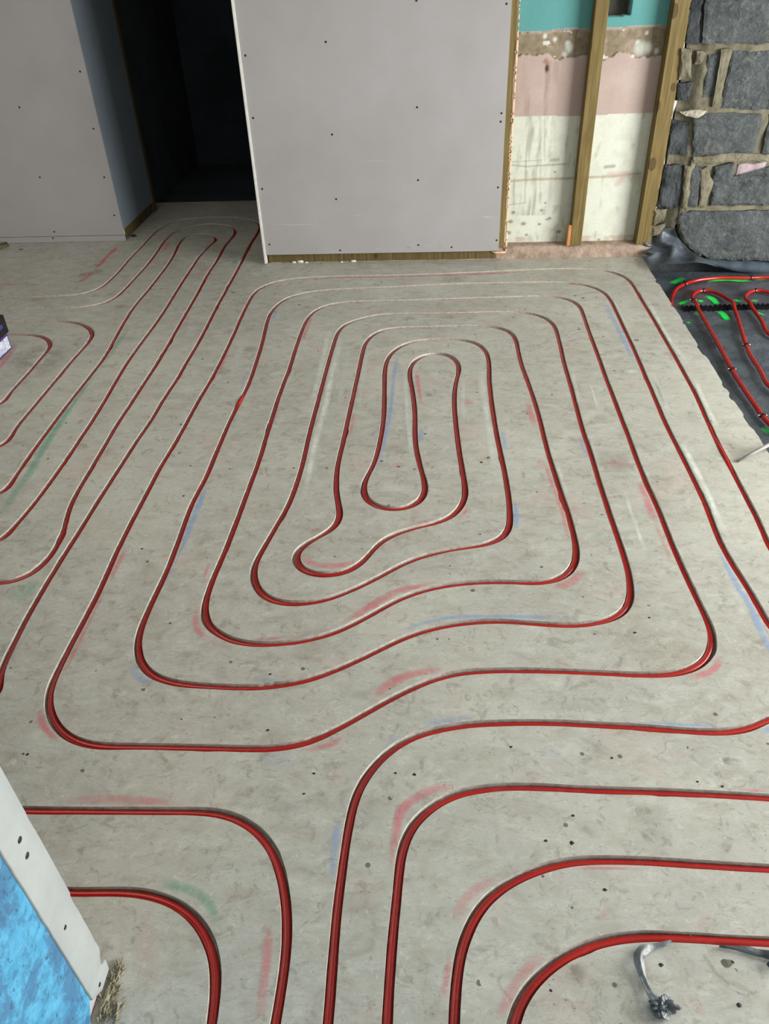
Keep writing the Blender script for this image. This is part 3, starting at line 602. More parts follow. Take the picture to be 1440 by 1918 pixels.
pz = .655+(fbm(X*3, Z*0, 15)-.5)*.012
pk = (Z > pz)
blend(pk.astype(float), lin(184, 164, 154)); blend(pk*np.clip((n1-.4)*1.2, 0, .45), lin(200, 184, 174)); blend(pk*sm*np.clip((fbm(X*50, Z*6, 18)-.45)*2.2, 0, .45), lin(140, 118, 102))
bl = .895+(fbm(X*11, Z*0, 21)-.5)*.10; bt = 1.000+(fbm(X*7, Z*0, 22)-.5)*.030
bare = (Z > bl) & (Z < bt)
blend(bare.astype(float), lin(142, 130, 106)); blend(bare*np.clip((n2-.48)*3, 0, .7), lin(176, 158, 142)); blend(bare*np.clip((n3-.55)*3, 0, .6), lin(112, 102, 80))
chip = bare & (fbm(X*17+Z*9, Z*22, 25) > .76); blend(chip.astype(float), lin(212, 212, 200))
tq = Z >= bt
blend(tq.astype(float), lin(96, 158, 155)); blend(tq*np.clip((n1-.5)*1.0, 0, .3), lin(106, 168, 166))
edgeb = (np.abs(Z-bt) < .006); blend(edgeb*.7, lin(190, 166, 150))
# pencil lines and a tan joint line
def line(x_a, z_a, x_b, z_b, wd, c, st):
    dx, dz = x_b-x_a, z_b-z_a; ll = dx*dx+dz*dz; t = np.clip(((X-x_a)*dx+(Z-z_a)*dz)/ll, 0, 1)
    d = np.hypot(X-(x_a+t*dx), Z-(z_a+t*dz)); blend(np.clip(1.4-d/wd, 0, 1)*st*(.55+.45*n2), c)
def pl(pts, wd, c, st):
    q = [WY(a, b_, PW) for a, b_ in pts]
    for u, v_ in zip(q[:-1], q[1:]): line(u[0], u[1], v_[0], v_[1], wd, c, st)
pl([(940,340),(1000,336),(1064,334),(1150,330),(1200,324)], .006, lin(166, 148, 120), .85)
pl([(1140,328),(1172,326),(1156,345)], .014, lin(196, 170, 158), .7)
pl([(945,308),(985,312),(1060,307)], .004, lin(130, 132, 112), .7); pl([(945,304),(1015,300)], .003, lin(130, 132, 112), .5)
pl([(963,335),(962,382)], .004, lin(150, 152, 130), .7); pl([(985,300),(983,380),(950,384)], .003, lin(140, 140, 120), .7); pl([(1013,240),(1012,380)], .003, lin(160, 160, 140), .6); pl([(1020,220),(1020,300)], .004, lin(150, 150, 128), .5)
pl([(1133,313),(1150,311)], .008, lin(96, 98, 78), .7); pl([(1032,300),(1045,299)], .008, lin(110, 112, 92), .6)
for a, b_, r_ in [(1046,434,.012),(1029,409,.009),(1014,394,.008),(980,419,.012),(946,418,.014),(956,415,.012),(1010,420,.008),(1024,411,.006),(1039,322,.006),(1021,380,.006),(952,436,.012),(986,440,.008),(1121,449,.008),(946,363,.008),(961,398,.010),(1027,131,.004)]:
    q = WY(a, b_, PW); blend(np.clip(1.5-np.hypot((X-q[0])*1.0, (Z-q[1])*1.4)/r_, 0, 1)*.7, lin(92, 84, 62))
q = WY(1024, 128, PW); blend(np.clip(1.6-np.hypot((X-q[0])*1.6, (Z-q[1])*.8)/.012, 0, 1)*.95, lin(58, 34, 22))
q = WY(1022, 115, PW); blend(np.clip(1.6-np.hypot((X-q[0]), (Z-q[1]))/.010, 0, 1)*.8, lin(150, 112, 74))
for a, b_, r_ in [(965,100,.014),(1066,90,.018),(1058,102,.012),(1064,82,.014),(1021,68,.010),(1040,74,.010),(1200,92,.03),(1215,90,.02),(1230,96,.012),(1195,80,.012),(1212,62,.008)]:
    q = WY(a, b_, PW); blend(np.clip(1.5-np.hypot((X-q[0])*1.2, (Z-q[1])*(.8+.6*n2))/r_, 0, 1), lin(214, 216, 204))
blend((Z < .09)*np.clip((fbm(X*20, Z*20, 29)-.5)*3, 0, .6), lin(186, 160, 142))
depth += bare*(.006+.006*n2)-(chip*.004)
depth += (n1-.5)*.002
hole = (X > .755) & (X < .866) & (Z > 1.047+(n2-.5)*.008)
depth[hole] = .045+n1[hole]*.03; colr[hole] = lin(76, 76, 66)*(.6+.8*n2[hole])[:, None]
Yw = PW+depth
vw = np.stack([X.ravel(), Yw.ravel(), Z.ravel()], 1)
idx = np.arange(nxw*nzw).reshape(nzw, nxw)
fw = np.stack([idx[:-1, :-1].ravel(), idx[:-1, 1:].ravel(), idx[1:, 1:].ravel(), idx[1:, :-1].ravel()], 1).tolist()
wall_back = empty('wall_back', (0, PW, 0), kind='structure', label='stripped back wall, painted plaster at left and rough blockwork at right')
me = pmesh('painted_plaster', vw, fw)
ca = me.color_attributes.new('paint', 'FLOAT_COLOR', 'POINT'); ca.data.foreach_set('color', np.concatenate([colr.reshape(-1, 3), np.ones((nxw*nzw, 1))], 1).astype(np.float32).ravel())
k = NT('old_wall_paint'); at_ = k.attr('paint'); nn = k.noise(90, 5, .6)
k.bump(nn, .25, .0015)
M_wallpaint = k.done(k.mix(.25, at_.outputs['Color'], k.mix(nn, L(112, 110, 108), L(240, 240, 246)), 'MULTIPLY'), .8, .25)
pp = link('painted_plaster', me, M_wallpaint, label='old plaster painted turquoise above, bare band, pink and white below', smooth=True); setparent(pp, wall_back)
# upper wall above what the frame shows
o = box('upper_plaster', -.86, 1.2, PW+.001, PW+.1, 1.2, 2.45, M_shell); setparent(o, wall_back)

def rough_strip(name, xa, xb, yf, yb, za, zb, mat, amp=.006, step=.012, seed=1, **kw):
    # a lumpy ledge: front face + top
    xs_ = np.arange(xa, xb+step, step); rows = []
    prof_ = [(yf, za), (yf, za+(zb-za)*.35), (yf+.002, za+(zb-za)*.7), (yf+.010, zb-.002), (yf+.02, zb), ((yf+yb)/2, zb+.001), (yb, zb+.004)]
    for j, (yy, zz) in enumerate(prof_):
        rows.append([(float(x_), float(yy-(fbm(x_*24, j*1.3, seed)-.5)*amp*2), float(max(za, zz+(fbm(x_*20, j*1.7+9, seed)-.5)*amp*(1 if j else 0)))) for x_ in xs_])
    return ribbon3(name, rows, mat, **kw)
o = rough_strip('plaster_fillet', -.86, 1.19, 4.022, 4.10, .0, .060, M_plinth, .004); setparent(o, wall_back); o['label'] = 'rough pinkish plaster fillet along the foot of the wall'

# blocks: quads given on the block face plane
BF = 4.005
def block(px, mat, yf=BF, th=.10, seed=1, amp=.006, rad=.006, name='block', parent=None, res=.012, poly=None):
    pts = np.array([WY(a, b_, yf) for a, b_ in px])
    bm = bmesh.new(); vs = [bm.verts.new((p_[0], yf, p_[1])) for p_ in pts]; fc = bm.faces.new(vs)
    bmesh.ops.triangulate(bm, faces=bm.faces[:])
    for _ in range(7):
        es = [e for e in bm.edges if e.calc_length() > res*1.6]
        if not es: break
        bmesh.ops.subdivide_edges(bm, edges=es, cuts=1); bmesh.ops.triangulate(bm, faces=bm.faces[:])
        if len(bm.verts) > 2600: break
    bm.normal_update()
    bmesh.ops.recalc_face_normals(bm, faces=bm.faces[:])
    bd = [v for v in bm.verts if v.is_boundary]; bco = np.array([(v.co.x, v.co.z) for v in bd])
    for v in bm.verts:
        d_ = math.sqrt(((bco-np.array([v.co.x, v.co.z]))**2).sum(1).min())
        e_ = max(0, 1-d_/ (rad*2.2))
        v.co.y = yf+rad*e_**2-(float(fbm(v.co.x*22, v.co.z*22, seed))-.5)*amp*2-(float(fbm(v.co.x*70, v.co.z*70, seed+4))-.5)*amp*.8
        if v in bd: pass
    for v in bd:
        v.co.x += (float(fbm(v.co.x*30, v.co.z*30, seed+7))-.5)*.016; v.co.z += (float(fbm(v.co.x*30, v.co.z*30, seed+9))-.5)*.016
    ret = bmesh.ops.extrude_edge_only(bm, edges=[e for e in bm.edges if e.is_boundary])
    for g in ret['geom']:
        if isinstance(g, bmesh.types.BMVert): g.co.y = yf+th
    bmesh.ops.recalc_face_normals(bm, faces=bm.faces[:])
    o = link(name, tomesh(name, bm), mat, smooth=False); setparent(o, parent or wall_back)
    return o
# mortar bed: a rough sheet behind and between the blocks
xs_ = np.arange(1.125, 3.6, .012); zs_ = np.arange(-.09, 1.32, .012); XX, ZZ_ = np.meshgrid(xs_, zs_)
YY_ = BF+.009+(fbm(XX*16, ZZ_*16, 41)-.5)*.024+np.clip((1.205-XX)/.05, 0, 1)*.035
ii = np.arange(XX.size).reshape(XX.shape)
rnd = (XX < 1.215+.0)                       # rubble pocket near the stud
fq = [[int(ii[j, i]), int(ii[j, i+1]), int(ii[j+1, i+1]), int(ii[j+1, i])] for j in range(XX.shape[0]-1) for i in range(XX.shape[1]-1)
      if not (ZZ_[j, i] < -.02+max(0, .26-max(0, XX[j, i]-1.19)*.9)**2*3 and XX[j, i] > 1.2) and not (ZZ_[j, i] < .12 and XX[j, i] <= 1.2)]
o = link('mortar_bed', pmesh('mortar_bed', np.stack([XX.ravel(), YY_.ravel(), ZZ_.ravel()], 1), fq), M_mortar, smooth=True); setparent(o, wall_back)
o['label'] = 'sandy mortar between the blocks'
BL = [([(1322,0),(1500,-4),(1508,83),(1316,82)], M_block, BF, .006), ([(1293,0),(1316,0),(1309,83),(1284,80)], M_blockd, BF+.012, .008),
 ([(1326,104),(1352,97),(1340,190),(1314,186)], M_block, BF+.004, .006), ([(1372,96),(1512,92),(1522,208),(1350,204)], M_block, BF, .006),
 ([(1276,92),(1296,92),(1294,150),(1270,150)], M_mortar, BF+.002, .012), ([(1272,158),(1298,155),(1292,186),(1268,190)], M_blockd, BF+.004, .010),
 ([(1306,96),(1322,98),(1314,120),(1302,122)], M_mortar, BF-.004, .010),
 ([(1258,226),(1294,230),(1290,290),(1250,290)], M_blockd, BF+.012, .010), ([(1298,224),(1330,212),(1428,214),(1414,288),(1298,292)], M_block, BF-.008, .006), ([(1442,216),(1530,216),(1535,290),(1428,290)], M_block, BF-.004, .006),
 ([(1246,310),(1281,311),(1275,388),(1266,392),(1232,388)], M_blockd, BF+.006, .009),
 ([(1294,312),(1316,313),(1308,388),(1288,386)], M_block, BF-.006, .005), ([(1340,312),(1376,306),(1372,332),(1440,331),(1443,312),(1520,308),(1535,384),(1330,386)], M_block, BF-.010, .007),
 ([(1226,395),(1250,392),(1244,415),(1222,424)], M_mortar, BF+.008, .012), ([(1222,426),(1246,420),(1240,440),(1218,442)], M_mortar, BF+.010, .012),
 ([(1278,398),(1400,396),(1540,392),(1560,512),(1440,489),(1380,488),(1330,486),(1300,470),(1281,452),(1272,432),(1271,412)], M_block, BF-.014, .006),
 ([(1532,96),(1700,90),(1720,205),(1545,208)], M_block, BF, .006), ([(1520,-4),(1690,-8),(1700,80),(1528,84)], M_block, BF, .006), ([(1548,216),(1740,214),(1750,290),(1555,292)], M_block, BF, .006), ([(1545,306),(1750,304),(1790,520),(1575,515),(1555,395)], M_block, BF-.01, .006)]
for i, (px, mt, yf, amp) in enumerate(BL): block(px, mt, yf, .09, i+3, amp)
# rendered rim around the rounded corner
block([(1296,300),(1284,335),(1278,380),(1270,415),(1270,434),(1277,452),(1294,468),(1312,480),(1314,477),(1300,467),(1283,451),(1276,434),(1276,415),(1285,380),(1293,335),(1306,302)], M_mortar, BF-.006, .06, 77, .004, .005, name='mortar_rim')
# vertical mortar smears
for i, px in enumerate([[(1352,92),(1372,92),(1358,150),(1346,200),(1334,200),(1346,140)], [(1312,318),(1326,312),(1336,345),(1322,390),(1310,388)], [(1284,312),(1294,314),(1287,392),(1276,390)], [(1300,294),(1380,288),(1440,290),(1440,302),(1300,308)], [(1274,208),(1326,206),(1308,222),(1288,218)]]):
    block(px, M_lightm if i == 4 else M_mortar, BF-.012, .03, 40+i, .005, .005, name='mortar_joint')
# slot with pink plaster
block([(1384,309),(1436,304),(1428,322),(1378,329)], M_pinkp, BF+.004, .03, 60, .004, .004, name='pink_plaster_patch')
for px in ([(1374,303),(1382,304),(1378,330),(1370,330)], [(1432,306),(1441,303),(1438,326),(1426,327)]):
    pass
o = box('upper_blockwork', 1.12, 3.6, BF+.02, BF+.12, 1.28, 2.45, M_blockd); setparent(o, wall_back)
o = box('lower_backing', 1.05, 3.6, BF+.115, BF+.16, -.14, .4, M_blockd); setparent(o, wall_back)

# membrane lip under the block wall, and the lifted fold in the corner
lip_t = [(1322,486),(1345,491),(1380,492),(1420,494),(1470,500),(1530,512)]; lip_b = [(1322,489),(1345,500),(1380,509),(1420,514),(1470,520),(1530,532)]
qt = cr([WY(a, b_, BF-.02) for a, b_ in lip_t], .012, 0); qb = cr([WY(a, b_, BF-.03) for a, b_ in lip_b], .012, 0); n_ = min(len(qt), len(qb)); qt = cr(list(qt), .012, 0)
def resamp(q, n): 
    s = np.concatenate([[0], np.cumsum(np.linalg.norm(np.diff(q, axis=0), axis=1))]); u = np.linspace(0, s[-1], n); return np.stack([np.interp(u, s, q[:, k]) for k in (0, 1)], 1)
qt = resamp(qt, 60); qb = resamp(qb, 60); rows = []
for i in range(60):
    rows.append([(qt[i, 0], BF+.02, qt[i, 1]+.004), (qt[i, 0], BF-.018-.004*math.sin(i*.9), qt[i, 1]), ((qt[i, 0]+qb[i, 0])/2, BF-.030-.003*math.sin(i*.6), (qt[i, 1]+qb[i, 1])/2), (qb[i, 0], BF-.026, qb[i, 1]), (qb[i, 0], BF+.03, qb[i, 1]-.004)])
ribbon3('membrane_lip', rows, M_membb, label='blue-grey plastic lip hanging below the block wall', cat='membrane')
# the fold: a crumpled sheet leaning into the corner
fold_px = [[(1205,468),(1207,455),(1222,440),(1240,430),(1252,421)],
           [(1207,472),(1222,463),(1238,452),(1254,440),(1264,428)],
           [(1210,477),(1228,474),(1246,468),(1262,458),(1272,448)],
           [(1212,484),(1232,484),(1256,482),(1284,478),(1306,478)],
           [(1220,496),(1245,495),(1272,494),(1305,492),(1345,500)]]
fy = [4.035, 4.01, 3.985, 3.93, 3.80]
rows = []
for r_, (row, yy) in enumerate(zip(fold_px, fy)):
    rr = []
    for c_, (a, b_) in enumerate(row):
        y2 = yy+(-.022 if (c_+r_) % 2 else .012); x_, z_ = WY(a, b_, y2); rr.append((x_, y2, z_))
    rows.append(rr)
bm = bmesh.new(); g = [[bm.verts.new(p_) for p_ in r_] for r_ in rows]
for j in range(len(g)-1):
    for i in range(len(g[0])-1):
        bm.faces.new((g[j][i], g[j][i+1], g[j+1][i+1], g[j+1][i]))
bmesh.ops.triangulate(bm, faces=bm.faces[:]); bmesh.ops.subdivide_edges(bm, edges=bm.edges[:], cuts=4, use_grid_fill=True, smooth=.4)
for v in bm.verts: v.co.y += (float(fbm(v.co.x*40, v.co.z*40, 71))-.5)*.014
link('membrane_fold', tomesh('membrane_fold', bm), M_memb, smooth=True, label='crumpled plastic fold rising in the corner behind the right stud foot', cat='membrane')

# ------------------------------------------------------------------ timber studs and the plasterboard sheets
def stud(name, xa, xb, ya, yb, za, zb, lab, mat=M_timber, cat='stud', group=None):
    bm = box_bm(xa, xb, ya, yb, za, zb, .002, 1)
    bmesh.ops.subdivide_edges(bm, edges=[e for e in bm.edges if e.calc_length() > .5], cuts=14)
    for v in bm.verts: v.co.x += (float(fbm(v.co.z*3, xa*9, 81))-.5)*.006
    return link(name, tomesh(name, bm), mat, label=lab, cat=cat, group=group)
stud('timber_stud', .699, .757, 4.020, 4.088, .062, 2.42, 'slim upright timber stud in the middle of the painted wall', group='upright timber studs')
stud('timber_stud', 1.034, 1.106, 4.020, 4.088, .062, 2.42, 'wider upright timber stud between painted plaster and blockwork', group='upright timber studs')
# ragged white plaster edge right of the stud
rag = empty('plaster_edge', (1.12, 4.06, 0)); rag.parent = None
rows = []
for z_ in np.arange(.07, 1.25, .012):
    j = float(fbm(z_*30, 2, 91)); j2 = float(fbm(z_*9, 5, 92)); wd = .004+.020*max(0, j2-.42)*2.2*j
    rows.append([(1.104, 4.050, z_), (1.108+wd*.6, 4.046-.004*j, z_+.003*j), (1.112+wd, 4.056, z_), (1.112+wd, 4.09, z_)])
bpy.data.objects.remove(rag)
o = ribbon3('ragged_plaster_edge', rows, M_white, label='ragged white plaster edge beside the stud'); setparent(o, wall_back)
# sheared foot splinter of the middle stud
s1 = stud('timber_offcut', .684, .700, 4.018, 4.05, .062, .165, 'short orange timber offcut nailed to the left side of the middle stud foot', mat_timber('orange_pine', L(170, 110, 60), L(196, 136, 84), L(214, 158, 108)), 'offcut')

def screws(board, pts, yf, rx=.0042, rz=.0042):
    for (a, b_) in pts:
        x_, z_ = WY(a, b_, yf); bm = bmesh.new()
        bmesh.ops.create_cone(bm, cap_ends=True, segments=10, radius1=.0054, radius2=.0040, depth=.0016)
        bmesh.ops.rotate(bm, verts=bm.verts, cent=(0, 0, 0), matrix=Matrix.Rotation(math.pi/2, 3, 'X'))
        bmesh.ops.rotate(bm, verts=bm.verts, cent=(0, 0, 0), matrix=Matrix.Rotation(.6, 3, 'Y'))
        for v in bm.verts: v.co += Vector((x_, yf-.0004, z_)); 
        o = link('screw', tomesh('screw', bm), M_dark); setparent(o, board)
RB = 4.005
def sheet(name, xa, xb, y, za, zb, th, lab, ang=0, edge_noise=True, mat=M_board):
    t = empty(name, ((xa+xb)/2, y, za), label=lab, cat='plasterboard', group='grey plasterboard sheets')
    o = box('paper_face', xa, xb, y, y+th*.12, za, zb, mat); setparent(o, t)
    o = box('gypsum_core', xa+.0005, xb-.0005, y+th*.12, y+th, za+.0005, zb-.0005, M_white); setparent(o, t)
    return t
rb = sheet('plasterboard_sheet', -.872, .338, RB, .048, 2.42, .0125, 'large grey plasterboard sheet between the doorway and the painted wall')
screws(rb, [(459.5,104),(474,221),(491,354),(504.6,458),(610,78.5),(621.8,252),(629.4,373),(637,469),(779.7,1),(781,201),(782.9,337.5),(783.3,459),(948.5,7),(939,212),(937.5,228),(932.5,351),(929.9,450),(845.7,463)], RB)
# pale scuffs near its lower edge
def vmark(parent, yf, pts, wd, st, mat):
    q = cr([WY(a, b_, yf) for a, b_ in pts], .01, 0); 
    rows = []; fd = []; m = len(q)
    for i, (x_, z_) in enumerate(q):
        e_ = min(1, i/(m*.3+1), (m-1-i)/(m*.3+1))
        rows.append([(x_, yf-.0003, z_-wd), (x_, yf-.0003, z_), (x_, yf-.0003, z_+wd)]); fd += [0, e_*st, 0]
    me_ = pmesh('scuff', [p_ for r_ in rows for p_ in r_], [[j*3+i, j*3+i+1, j*3+i+4, j*3+i+3] for j in range(m-1) for i in range(2)])
    at = me_.attributes.new('fade', 'FLOAT', 'POINT'); at.data.foreach_set('value', np.array(fd, np.float32))
    o = link('scuff_mark', me_, mat); setparent(o, parent)
for pts, wd, st in [([(500,420),(560,421),(600,419)],.004,.6),([(665,302),(745,301)],.003,.5),([(660,404),(680,403)],.005,.6),([(900,405),(925,408)],.005,.7),([(790,462),(812,458)],.010,.5),([(700,467),(720,466)],.01,.4),([(818,415),(835,411)],.005,.5)]:
    vmark(rb, RB, pts, wd, st, M_pale)
for pts, wd, st in [([(492,362),(496,378)],.010,.5),([(668,467),(674,468)],.006,.7),([(822,452),(826,466)],.012,.35),([(760,463),(770,464)],.006,.5)]: vmark(rb, RB, pts, wd, st, M_dirt_shade)
# the stud the sheet ends on, with a bead of orange foam beside it
stud('timber_stud', .322, .366, 4.019, 4.088, .062, 2.42, 'upright timber stud at the right edge of the large plasterboard sheet', group='upright timber studs')
zz = np.arange(.035, 1.3, .01); rr_ = .0035+.006*np.clip(fbm(zz*11, zz*0, 96)-.25, 0, 1)
pz_ = np.column_stack([.371+.003*fbm(zz*9, zz*0, 97)+.004*(zz < .2), np.full(len(zz), 4.020), zz])
pz_ = np.vstack([[(.300, 4.016, .042), (.325, 4.013, .036), (.352, 4.014, .036)], pz_]); rr_ = np.concatenate([[.003, .005, .006], rr_])
v, f = tube(pz_, rr_, 10)
link('foam_bead', pmesh('foam_bead', v, f), M_foam, label='orange foam bead down the right edge of the large plasterboard', cat='foam', smooth=True)
# side sheet lining the doorway, seen edge-on
t = empty('plasterboard_sheet', (-.882, 4.0, 0), label='plasterboard sheet lining the right side of the doorway, seen edge-on', cat='plasterboard', group='grey plasterboard sheets')
o = box('gypsum_core', -.8835, -.8725, 3.998, 5.1, .004, 2.42, M_white, .001); setparent(o, t)
o = box('paper_face', -.8850, -.8835, 3.998, 5.1, .004, 2.42, M_board); setparent(o, t)
# sole plate and debris under the sheet
stud('sole_plate', -.865, .33, 4.0185, 4.03, .004, .047, 'brown timber sole plate under the large plasterboard sheet', M_tdark, 'timber')
for i, (a, b_, r_) in enumerate([(563,490,.014),(551,491,.008),(662,489,.010),(574,491,.006),(640,490,.005)]):
    x_, y_ = P(a, b_); bm = bmesh.new(); bmesh.ops.create_icosphere(bm, subdivisions=2, radius=r_)
    for v in bm.verts: v.co = Vector((v.co.x*1.5, v.co.y*.8, v.co.z*.6))*(.75+.5*float(fbm(v.co.x*90+i, v.co.z*90, 99))); v.co += Vector((x_, y_-.01, r_*.35))
    link('plaster_crumb', tomesh('plaster_crumb', bm), M_white, label=['larger white plaster crumb below the left end of the large plasterboard','small white plaster crumb, leftmost of those below the large plasterboard','white plaster crumb below the screw line at the middle left of the large plasterboard','tiny plaster crumb just right of the larger white one','tiny plaster crumb left of the lone middle crumb'][i], cat='crumb', group='plaster crumbs along the wall foot', smooth=True)

# left sheet, its return into the doorway and the jamb timbers
LB = 4.44
lb = sheet('plasterboard_sheet', -3.2, -1.778, LB, .036, 2.42, .0125, 'large grey plasterboard sheet at the left of the doorway')
screws(lb, [(36.5,201),(150,134),(175,241),(74.7,332),(195,332),(214,403.5),(101.7,434)], LB)
o = box('bottom_strip', -3.2, -1.781, LB-.001, LB+.012, .0015, .0335, M_board); setparent(o, lb); o['label'] = 'narrow plasterboard strip below the sheet'
screws(lb, [(99,446)], LB-.001)
t = empty('plasterboard_sheet', (-1.78, 4.7, .067), label='plasterboard sheet lining the left side of the doorway, coloured dark for shade', cat='plasterboard', group='grey plasterboard sheets')
M_ret = mat_simple('shade_darkened_plasterboard', L(108, 120, 128), L(118, 130, 138), 3, .75)  # board colour darkened and blued to stand in for doorway shade
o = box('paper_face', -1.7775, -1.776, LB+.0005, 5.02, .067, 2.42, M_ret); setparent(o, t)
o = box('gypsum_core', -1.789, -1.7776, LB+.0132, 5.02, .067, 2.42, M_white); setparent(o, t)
stud('timber_stud', -1.835, -1.780, 5.025, 5.075, .004, 2.42, 'dark upright timber at the back corner of the doorway, left side', M_tdark, group='upright timber studs')
stud('sole_plate', -1.84, -1.792, 4.455, 5.02, .003, .060, 'timber sole plate showing under the doorway side sheet', M_tdark, 'timber')
# crumbs by the doorway
for i, (a, b_, r_) in enumerate([(251,443,.012),(255,415,.016)]):
    x_, y_ = P(a, b_); bm = bmesh.new(); bmesh.ops.create_icosphere(bm, subdivisions=2, radius=r_)
    for v in bm.verts: v.co = Vector((v.co.x*1.3, v.co.y, v.co.z*.6))*(.7+.6*float(fbm(v.co.x*90+i, v.co.z*90, 95))); v.co += Vector((x_, y_, r_*.4))
    link('dark_rubble', tomesh('dark_rubble', bm), M_dark, label=['small dark lump on the floor by the left sheet corner', 'dark lump against the sole plate in the doorway'][i], cat='rubble', smooth=True)
v, f = tube([(*P(-14, 462), .012), (*P(2, 461), .012), (*P(13, 458), .010), (*P(16, 461), .006), (*P(0, 468), .006)], [.007, .007, .006, .006, .004], 8)
link('cable_offcut', pmesh('cable_offcut', v, f), M_tdark, label='dark bent cable offcut on the floor below the left plasterboard', cat='cable', smooth=True)

# ------------------------------------------------------------------ room shell out of view
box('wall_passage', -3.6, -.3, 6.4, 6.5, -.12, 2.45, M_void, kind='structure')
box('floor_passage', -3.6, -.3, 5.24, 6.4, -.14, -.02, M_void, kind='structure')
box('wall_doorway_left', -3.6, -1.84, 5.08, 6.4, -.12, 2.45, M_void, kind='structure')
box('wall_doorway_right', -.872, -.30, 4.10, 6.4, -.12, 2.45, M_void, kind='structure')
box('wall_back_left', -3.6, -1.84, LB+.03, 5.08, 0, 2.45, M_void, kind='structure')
box('ceiling', -3.7, 3.7, -1.6, 6.5, 2.45, 2.55, M_ceil, kind='structure')
box('wall_front', -3.7, 3.7, -1.7, -1.6, -.15, 2.45, M_shell, kind='structure')
box('wall_far_left', -3.7, -3.6, -1.6, 6.5, -.15, 2.45, M_shell, kind='structure')
wr = empty('wall_right', (3.62, 0, 0), kind='structure')
for (ya, yb, za, zb) in [(-1.6, -.5, -.15, 2.45), (2.8, 4.2, -.15, 2.45), (-.5, 2.8, 2.3, 2.45), (-.5, 2.8, -.15, 0)]:
    o = box('wall_piece', 3.6, 3.7, ya, yb, za, zb, M_shell); setparent(o, wr)

# ------------------------------------------------------------------ near wall end at the lower left
XN = -.53; YA, YB = .487, .545
wl = empty('wall_left', (XN, .5, 0), kind='structure', label='blue painted wall end standing at the lower left')
k = NT('blue_wall_paint')
n1_ = k.noise(11, 6, .7, dist=.6); n2_ = k.noise(38, 5, .7); n3_ = k.noise(5, 3, .6)
c = k.ramp(n2_, [(.35, L(58, 130, 164)), (.65, L(80, 154, 188))])
c = k.mix(k.math('MULTIPLY', k.step(n1_, .47, .56), .75), c, L(56, 92, 126))
c = k.mix(k.math('MULTIPLY', k.step(k.noise(26, 6, .8, dist=1.2), .50, .60), .55), c, L(46, 84, 116))
c = k.mix(k.math('MULTIPLY', k.step(n3_, .56, .66), .6), c, L(66, 70, 106))
c = k.mix(k.math('MULTIPLY', k.step(k.noise(90, 3, .6), .60, .68), .7), c, L(34, 54, 74))
k.bump(n2_, .3, .002); M_bluew = k.done(c, .55, .4)
# blue face: plane y = YA with a rough bottom corner
rows = []
for z_ in np.concatenate([np.linspace(.0, .3, 60), np.linspace(.33, 2.42, 20)]):
    r_ = []
    for j, y_ in enumerate((YA+.001, YA-.01, YA-.03, YA-.07, YA-.2, -.6, -1.6)):
        zz_ = z_ if z_ > .012 or j > 3 else z_
        yy = y_-(.030*max(0, 1-z_/.05) if j == 0 else (.022*max(0, 1-z_/.05) if j == 1 else 0))+(.0015*(float(fbm(z_*70, 1, 3))-.5) if j == 0 else 0)
        r_.append((XN-.0035, yy, zz_))
    rows.append(r_)
o = ribbon3('painted_face', rows, M_bluew, label='bright blue paint with dark grey scuffs'); setparent(o, wl)
o = box('bare_corner', XN-.05, XN-.008, YA-.05, YB-.014, .003, .07, mat_simple('lilac_grey_plaster', L(140, 136, 142), L(170, 164, 166), 30, .9, .6, 70), .004); setparent(o, wl)
# white jamb board facing right
zl = np.concatenate([np.linspace(.012, .5, 60), np.linspace(.52, 2.42, 20)])
rowsf = []; 
for z_ in zl:
    ed = YB+(.0022 if z_ > .245 else 0)-.004*max(0, (float(fbm(z_*24, 2, 8))-.5))+(-.10*max(0, .040-z_))-.012*max(0, min(1, (.075-z_)/.02))*(z_ > .045)
    lo = YA-.002-.0015*float(fbm(z_*70, 4, 9))+max(0, .035-z_)*1.0
    rowsf.append([(XN-.011, lo, z_), (XN-.001, lo, z_), (XN, lo+.002, z_), (XN, (lo+ed)/2, z_), (XN, ed-.001, z_), (XN-.002, ed, z_), (XN-.012, ed, z_)])
o = ribbon3('jamb_board', rowsf, mat_simple('white_jamb_board', L(140, 145, 143), L(153, 158, 156), 9, .7, .15, 90), label='white plasterboard strip covering the wall end'); setparent(o, wl)
# dark gap behind the board edge
o = box('core', XN-.11, XN-.013, -1.6, YB-.002, .012, 2.42, M_tdark); setparent(o, wl)
for a, b_, s_ in [(37,1573,1.25),(51,1602.5,1.25),(122,1737,1.0),(186.5,1844,1.0)]:
    y_, z_ = WX(a, b_, XN); bm = bmesh.new()
    bmesh.ops.create_cone(bm, cap_ends=True, segments=12, radius1=.0042*s_, radius2=.0030*s_, depth=.0012)
    bmesh.ops.rotate(bm, verts=bm.verts, cent=(0, 0, 0), matrix=Matrix.Rotation(math.pi/2, 3, 'Y'))
    for v in bm.verts: v.co += Vector((XN+.0003, y_, z_))
    o = link('screw', tomesh('screw', bm), M_dark); setparent(o, wl)
